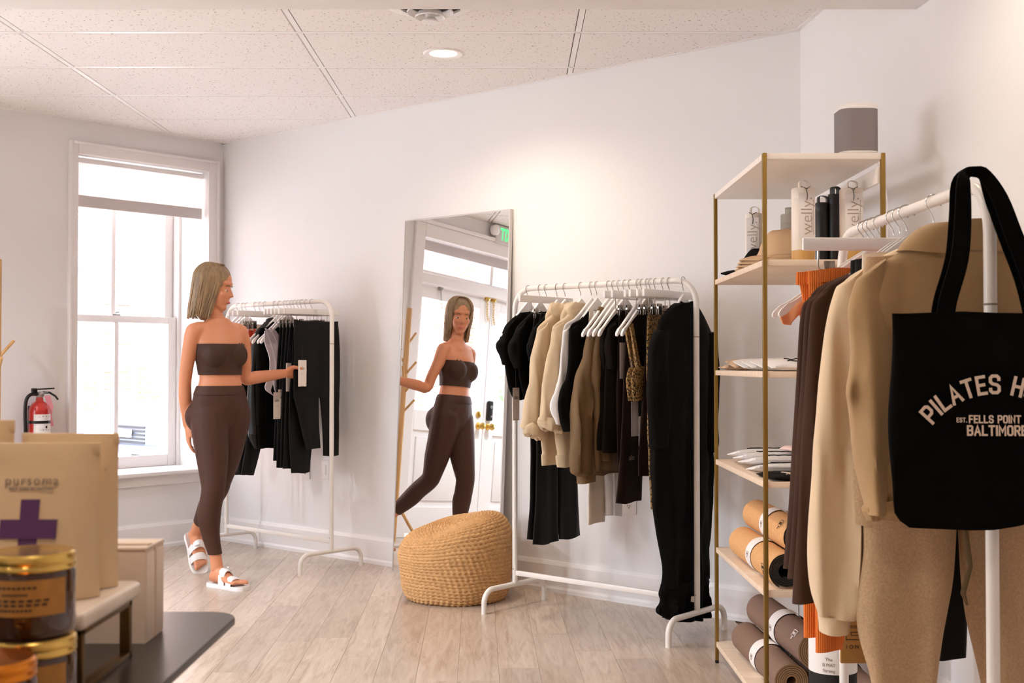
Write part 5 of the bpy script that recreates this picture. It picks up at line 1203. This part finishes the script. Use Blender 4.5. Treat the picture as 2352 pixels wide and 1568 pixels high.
# ------------------------------------------------------------------ the person walking along the rack by the window
def person():
    V = Vector
    LF = V((.725, .689, 0)).normalized(); FW = V((LF.y, -LF.x, 0))
    root = thing('person', 'person in brown bandeau top and leggings reaching for a tag beside the window', 'person', T(-1.53, 6.25, 0))
    R0 = T(-1.53, 6.25, 0).inverted()
    raw = MB()
    def ring(c, u, v, a, b, n=28): return [tuple(V(c)+u*(a*math.cos(q))+v*(b*math.sin(q))) for q in [2*PI*k/n for k in range(n)]]
    def body(keys):
        rr_ = cr(keys, 4); raw.loft([ring((k[1], k[2], k[0]), LF, FW, k[3], k[4]) for k in rr_])
    body([(.79, -1.52, 6.27, .07, .05), (.83, -1.522, 6.27, .12, .08), (.88, -1.525, 6.27, .148, .096), (.93, -1.527, 6.27, .152, .10), (.99, -1.528, 6.268, .138, .092), (1.06, -1.527, 6.266, .113, .081), (1.13, -1.529, 6.264, .118, .084),
          (1.20, -1.532, 6.262, .130, .096), (1.26, -1.534, 6.263, .136, .09), (1.31, -1.538, 6.268, .138, .074), (1.34, -1.54, 6.27, .128, .064), (1.365, -1.541, 6.272, .08, .054), (1.385, -1.541, 6.274, .052, .05)])
    pc = V((-1.53, 6.264, 0))
    for s in (-1, 1):
        c = pc+LF*(.062*s)+FW*.050; raw.ball((c.x, c.y, 1.190), (.060, .060, .064))
        c = pc+LF*(.072*s)-FW*.058; raw.ball((c.x, c.y, .872), (.080, .080, .088))
    torso_n = len(raw.v), len(raw.f)
    def limb(keys, n=18):
        rr_ = cr(keys, 5); P = [V(k[:3]) for k in rr_]; raw.tube(P, [k[3] for k in rr_], n)
    RS, LS = V((-1.640, 6.172, 1.310)), V((-1.446, 6.362, 1.310))
    # shoulders, arms
    for S, e in ((RS, -1), (LS, 1)): raw.ball(tuple(S), (.044, .044, .046))
    RA = [(-1.60, 6.21, 1.325, .040), (*RS, .042), (-1.660, 6.172, 1.23, .038), (-1.682, 6.19, 1.12, .034), (-1.695, 6.21, 1.04, .032), (-1.70, 6.235, .96, .033), (-1.700, 6.262, .87, .026), (-1.698, 6.272, .82, .023)]
    LA = [(-1.48, 6.33, 1.325, .040), (*LS, .042), (-1.432, 6.39, 1.23, .038), (-1.432, 6.425, 1.14, .034), (-1.438, 6.452, 1.066, .033), (-1.39, 6.51, 1.072, .035), (-1.32, 6.595, 1.083, .030), (-1.262, 6.66, 1.092, .025)]
    limb(RA); limb(LA)
    # legs
    RLg = [(-1.545, 6.245, .99, .035), (-1.555, 6.238, .955, .062), (-1.566, 6.228, .91, .086), (-1.570, 6.222, .87, .092), (-1.562, 6.208, .78, .089), (-1.546, 6.187, .66, .077), (-1.535, 6.165, .55, .062), (-1.533, 6.158, .50, .056), (-1.548, 6.163, .42, .054), (-1.557, 6.17, .36, .055), (-1.548, 6.176, .26, .041), (-1.525, 6.178, .16, .031), (-1.517, 6.180, .09, .032)]
    LLg = [(-1.505, 6.292, .99, .035), (-1.494, 6.300, .955, .062), (-1.480, 6.312, .91, .085), (-1.475, 6.318, .87, .091), (-1.490, 6.328, .77, .085), (-1.52, 6.35, .64, .075), (-1.55, 6.368, .53, .058), (-1.565, 6.385, .485, .055), (-1.612, 6.445, .42, .053), (-1.645, 6.49, .365, .052), (-1.70, 6.565, .285, .038), (-1.742, 6.625, .225, .031), (-1.756, 6.645, .19, .032)]
    upper = (raw.v[:torso_n[0]], raw.f[:torso_n[1]]); n0_ = (len(raw.v), len(raw.f))
    limb(RLg); limb(LLg)
    legs_part = (raw.v[n0_[0]:], [tuple(i-n0_[0] for i in q) for q in raw.f[n0_[1]:]])
    # feet: local x heel to toe, z up
    def footM(heel, toe, roll_z=None):
        x = (V(toe)-V(heel)).normalized(); z = Z-x*x.z; z.normalize(); y = z.cross(x)
        return Matrix(((x.x, y.x, z.x, heel[0]), (x.y, y.y, z.y, heel[1]), (x.z, y.z, z.z, heel[2]), (0, 0, 0, 1)))
    FRt = footM((-1.558, 6.208, .0), (-1.358, 6.078, .0)); FLt = footM((-1.803, 6.708, .192), (-1.715, 6.600, .006))
    def foot(M, side):
        sec = [(.004, .018, .03, .055), (.02, .029, .022, .085), (.05, .033, .021, .105), (.085, .034, .021, .10), (.12, .038, .022, .078), (.155, .042, .022, .058), (.185, .043, .022, .047), (.20, .040, .022, .042)]
        rs_ = []
        for x, hw, z0, z1 in cr(sec, 3):
            rs_.append([tuple(M @ V((x, hw*math.cos(q)-(side*.004 if x > .12 else 0), (z0+z1)/2+(z1-z0)/2*math.sin(q)))) for q in [2*PI*k/20 for k in range(20)]])
        raw.loft(rs_)
        for k in range(5):
            y = side*(.030-.0155*k); r = .0115 if k == 0 else .0085; x1 = .240-.004*k*k*.55-.002*k
            raw.tube([tuple(M @ V(p)) for p in ((.185, y*.95, .036), (.21, y, .036), (x1-.012, y*1.03, .035), (x1, y*1.03, .031))], [r, r, r*1.05, r*.6], 10)
    foot(FRt, 1); foot(FLt, -1)
    # hands
    def hand(w, d, palm, side, curls, thumb):
        d = V(d).normalized(); pn = V(palm); pn = (pn-d*pn.dot(d)).normalized(); s = pn.cross(d)*side        # s points to the thumb side
        w = V(w)
        raw.loft([[tuple(w+d*x+s*(a*math.cos(q))+pn*(b*math.sin(q))) for q in [2*PI*k/16 for k in range(16)]] for x, a, b in ((-.02, .022, .02), (.01, .026, .016), (.05, .038, .014), (.085, .038, .012))])
        for k in range(4):
            o = .028-.0185*k; l = (.066, .074, .069, .054)[k]; c = curls[k]; p = w+d*.078+s*o; pts = [p-d*.02]; di = d.copy(); tot = 0
            for j, (f, cc) in enumerate(((.42, .55), (.33, 1.0), (.25, .8))):
                pts.append(p.copy()); ang = c*cc; tot += ang; di = (d*math.cos(tot)+pn*math.sin(tot)); p = p+di*(l*f)
            pts.append(p); raw.tube([tuple(q) for q in pts], [.0095, .0095, .0085, .008, .0065], 10)
        p0 = w+d*.015+s*.02; td = (s*.55+d*.75+pn*.35).normalized(); p1 = p0+td*.035; td2 = (d*.9+s*(.25-.5*thumb)+pn*.55*(1+thumb)).normalized(); p2 = p1+td2*.03; p3 = p2+(td2+pn*.3*thumb).normalized()*.024
        raw.tube([tuple(q) for q in (p0, p1, p2, p3)], [.015, .012, .0105, .0075], 10)
        return p3
    hand(LA[-1][:3], (.66, .745, .08), (.70, -.62, -.35), 1, (.75, .85, .9, .95), .5)
    hand(RA[-1][:3], (.06, .10, -1), (.8, .35, .1), -1, (.25, .3, .35, .4), .1)
    # head, in its own frame: x to the face, y to its left
    HM = Matrix.Translation((-1.553, 6.262, 1.548)) @ Matrix.Rotation(-.12, 4, 'Z') @ Matrix.Rotation(.22, 4, 'Y')
    limb([(-1.545, 6.277, 1.33, .055), (-1.556, 6.272, 1.39, .045), (-1.567, 6.268, 1.44, .043), (-1.572, 6.264, 1.50, .046)])
    hd = lambda c, r: raw.ball(c, r, 20, 14, 0, HM)
    hd((-.012, 0, .032), (.092, .072, .082)); hd((.030, 0, -.03), (.058, .056, .082)); hd((.060, 0, -.097), (.024, .025, .019)); hd((.030, 0, -.085), (.045, .042, .024)); hd((.0, 0, -.055), (.058, .054, .045))
    raw.loft([[tuple(HM @ V((x+dx, dy, z))) for dx, dy in ((0, -a), (b, 0), (0, a), (-.03, 0))] for x, z, a, b in ((.078, .012, .006, .006), (.086, -.006, .008, .010), (.090, -.022, .011, .017), (.091, -.032, .015, .021), (.084, -.040, .012, .010))])
    hd((.079, 0, -.060), (.013, .022, .006)); hd((.077, 0, -.071), (.013, .019, .007)); hd((.058, 0, .030), (.028, .052, .014))
    for s in (-1, 1): hd((.058, s*.034, -.025), (.024, .022, .022)); hd((-.004, s*.071, -.018), (.019, .007, .030))
    def skinned(mb, vox=.0052, it=7):
        tmp = bpy.data.objects.new('tmp', mb.mesh('tmp', skin)); COL.objects.link(tmp)
        m = tmp.modifiers.new('r', 'REMESH'); m.mode = 'VOXEL'; m.voxel_size = vox
        m = tmp.modifiers.new('s', 'SMOOTH'); m.factor = .5; m.iterations = it
        dg = bpy.context.evaluated_depsgraph_get(); q = bpy.data.meshes.new_from_object(tmp.evaluated_get(dg)); bpy.data.objects.remove(tmp); return q
    me = skinned(raw)
    me.name = 'body'; me.shade_smooth()
    me.materials.clear(); me.materials.append(skin)
    low = skinned(MB().add(*upper).add(*legs_part)); chest = skinned(MB().add(*upper), .0052, 16)
    bo_ = obj('body', me, skin, root, R0)
    # clothing: shells lifted off the body and cut at clean hems
    def shell(name, m, cuts, keep, off, src_me):
        bm = bmesh.new(); bm.from_mesh(src_me)
        for co, no in cuts: bmesh.ops.bisect_plane(bm, geom=bm.verts[:]+bm.edges[:]+bm.faces[:], plane_co=co, plane_no=no, clear_outer=False)
        bad = [f for f in bm.faces if not keep(f.calc_center_median())]
        bmesh.ops.delete(bm, geom=bad, context='FACES')
        # largest island only
        bm.faces.ensure_lookup_table(); seen = set(); best = []
        for f in bm.faces:
            if f.index in seen: continue
            st_ = [f]; seen.add(f.index); isl = []
            while st_:
                g = st_.pop(); isl.append(g)
                for e in g.edges:
                    for h in e.link_faces:
                        if h.index not in seen: seen.add(h.index); st_.append(h)
            if len(isl) > len(best): best = isl
        bs = set(best); bmesh.ops.delete(bm, geom=[f for f in bm.faces if f not in bs], context='FACES')
        bm.normal_update()
        zt_ = max(q[0][2] for q in cuts)+.001
        for v in bm.verts: v.co += v.normal*off; v.co.z = min(v.co.z, zt_)
        o = bpy.data.meshes.new(name); bm.to_mesh(o); bm.free(); o.materials.clear(); o.materials.append(m); o.shade_smooth()
        ob = obj(name, o, m, root, R0); sm = ob.modifiers.new('cloth', 'SOLIDIFY'); sm.thickness = off*.9; sm.offset = -1
        return ob
    ltan = (V(LLg[-2][:3])-V(LLg[-4][:3])).normalized(); lhem = V((-1.70, 6.565, .285))
    tilt = V((0, 0, 1))
    def keep_leg(p):
        if p.z > 1.028: return False
        if (p-V(RLg[-2][:3])).length < .3 and p.z < .168 and p.x > -1.64: return False
        if (p-lhem).dot(ltan) > 0 and p.z < .40 and p.y > 6.4: return False
        return p.z > .16
    leg = shell('leggings', brown_leg, [((0, 0, 1.028), (0, 0, 1)), ((0, 0, .168), (0, 0, 1)), (tuple(lhem), tuple(ltan))], keep_leg, .0045, low)
    obj('waistband', MB().loft([[tuple(R0 @ (V((-1.5275, 6.267, z))+LF*(a*math.cos(q))+FW*(b*math.sin(q)))) for q in [2*PI*k/40 for k in range(40)]] for z, a, b in ((.985, .146, .100), (1.0, .141, .098), (1.025, .131, .093), (1.031, .128, .091))], (False, False)), brown_leg, root)
    shell('bandeau_top', brown_top, [((0, 0, 1.088), (0, 0, 1)), ((0, 0, 1.248), (0, 0, 1))], lambda p: 1.088 < p.z < 1.248, .007, chest)
    # sandals
    for M, side, nm in ((FRt, 1, 'R'), (FLt, -1, 'L')):
        ol = [(-.008, 0), (0, .028), (.03, .037), (.08, .037), (.13, .043), (.185, .050), (.225, .046), (.252, .028), (.257, .0)]
        top_ = cr(ol, 3); P = top_+[(x, -y*(.92 if x > .1 else 1)) for x, y in top_[::-1][1:-1]]
        if side < 0: P = [(x, -y) for x, y in P]
        sd = obj('sandal', MB().loft([[tuple(R0 @ M @ V((x, y, 0))) for x, y in P], [tuple(R0 @ M @ V((x*1.0, y*1.02, .012))) for x, y in P], [tuple(R0 @ M @ V((x, y, .021))) for x, y in P], [tuple(R0 @ M @ V((x*.97+.004, y*.9, .018))) for x, y in P]]), white_plas, root)
        for x0, x1, h, w in ((.088, .128, .100, .040), (.148, .185, .064, .048)):
            rows = []
            for i in range(17):
                a = PI*i/16; rows.append([tuple(R0 @ M @ V((x0+(x1-x0)*f+.018*(1-math.sin(a))*.6, w*math.cos(a), .012+(h-.012-.010*f)*math.sin(a)**.8+e))) for f, e in ((0, 0), (.5, .003), (1, 0), (1, -.004), (0, -.004))])
            obj('strap', MB().loft(rows), white_plas, sd)
        obj('buckle', MB().rbox(-.006, .006, -.014, .014, -.002, .004, .001, 2, 0, R0 @ M @ Matrix.Translation((.115, side*.020, .095)) @ Matrix.Rotation(-side*.7, 4, 'X')), white_plas, sd)
    # face details
    for s in (-1, 1):
        e = obj('eye', MB().ball((.0700, s*.029, -.007), (.010, .011, .0050), 14, 10, 0, R0 @ HM), mat('eye_white', (206, 190, 178), .4) if s < 0 else MATS['eye_white'], root)
        obj('iris', MB().ball((.0780, s*.029, -.007), (.003, .0048, .0046), 12, 8, 0, R0 @ HM), mat('iris_brown', (62, 44, 30), .2) if s < 0 else MATS['iris_brown'], e)
        obj('eyebrow', MB().tube([tuple(R0 @ HM @ V(p)) for p in ((.0825, s*.014, .018), (.080, s*.028, .021), (.069, s*.044, .015))], [.0022, .0026, .001], 6), mat('brow', (112, 86, 58), .7) if s < 0 else MATS['brow'], root)
    obj('lips', MB().ball((.086, 0, -.0655), (.008, .021, .0075), 14, 8, 0, R0 @ HM), mat('lip_pink', (196, 108, 96), .5), root)
    # hair: a cap of locks falling to the shoulder, swept behind
    hm = MB(); rg = random.Random(11)
    hm.ball((-.022, 0, .036), (.098, .082, .086), 28, 18, 0, R0 @ HM)
    hm.loft([[tuple(R0 @ HM @ V((cx+a*math.cos(q), b*math.sin(q), z))) for q in [2*PI*k/28 for k in range(28)]] for cx, z, a, b in ((-.030, .04, .085, .083), (-.035, -.02, .072, .084), (-.036, -.08, .062, .082), (-.034, -.13, .056, .076), (-.030, -.165, .040, .06), (-.028, -.185, .012, .03))])
    obj('hair', hm, hair_m, root)
    lk = MB()
    for i in range(300):
        th = rg.uniform(.80, 2*PI-.80); s = 1
        c0 = V((.03*rg.random()-.01, rg.uniform(-.012, .012), .122)); pts = [c0]
        for f in (.25, .5, .75, 1.0):
            ph_ = f*PI*.5; pts.append(V((-.022+math.cos(th)*.102*math.sin(ph_)**.9, math.sin(th)*.086*math.sin(ph_)**.9, .036+.088*math.cos(ph_))))
        e = pts[-1]; back = max(0, -math.cos(th))
        bz = -.150-.022*rg.random()-.025*back
        for f in (.35, .7, 1.0): pts.append(V((e.x*(1-.22*f)-.006*f-.008*rg.random()*f, e.y*(1-.12*f)+.006*rg.uniform(-1, 1), .036+(bz-.036)*f)))
        q = cr([tuple(p) for p in pts], 3); n_ = len(q)
        lk.tube([tuple(R0 @ HM @ V(p)) for p in q], [.0012+.0040*math.sin(PI*min(1, k/n_*.98+.06))**.6 for k in range(n_)], 5)
    obj('hair_locks', lk, hair_m, root)
brown_leg = mat('leggings_brown', (70, 43, 32), .62, spec=.3, bump=(300, .08)); brown_top = mat('bandeau_brown', (66, 42, 31), .65, spec=.3, bump=(300, .08))
person()
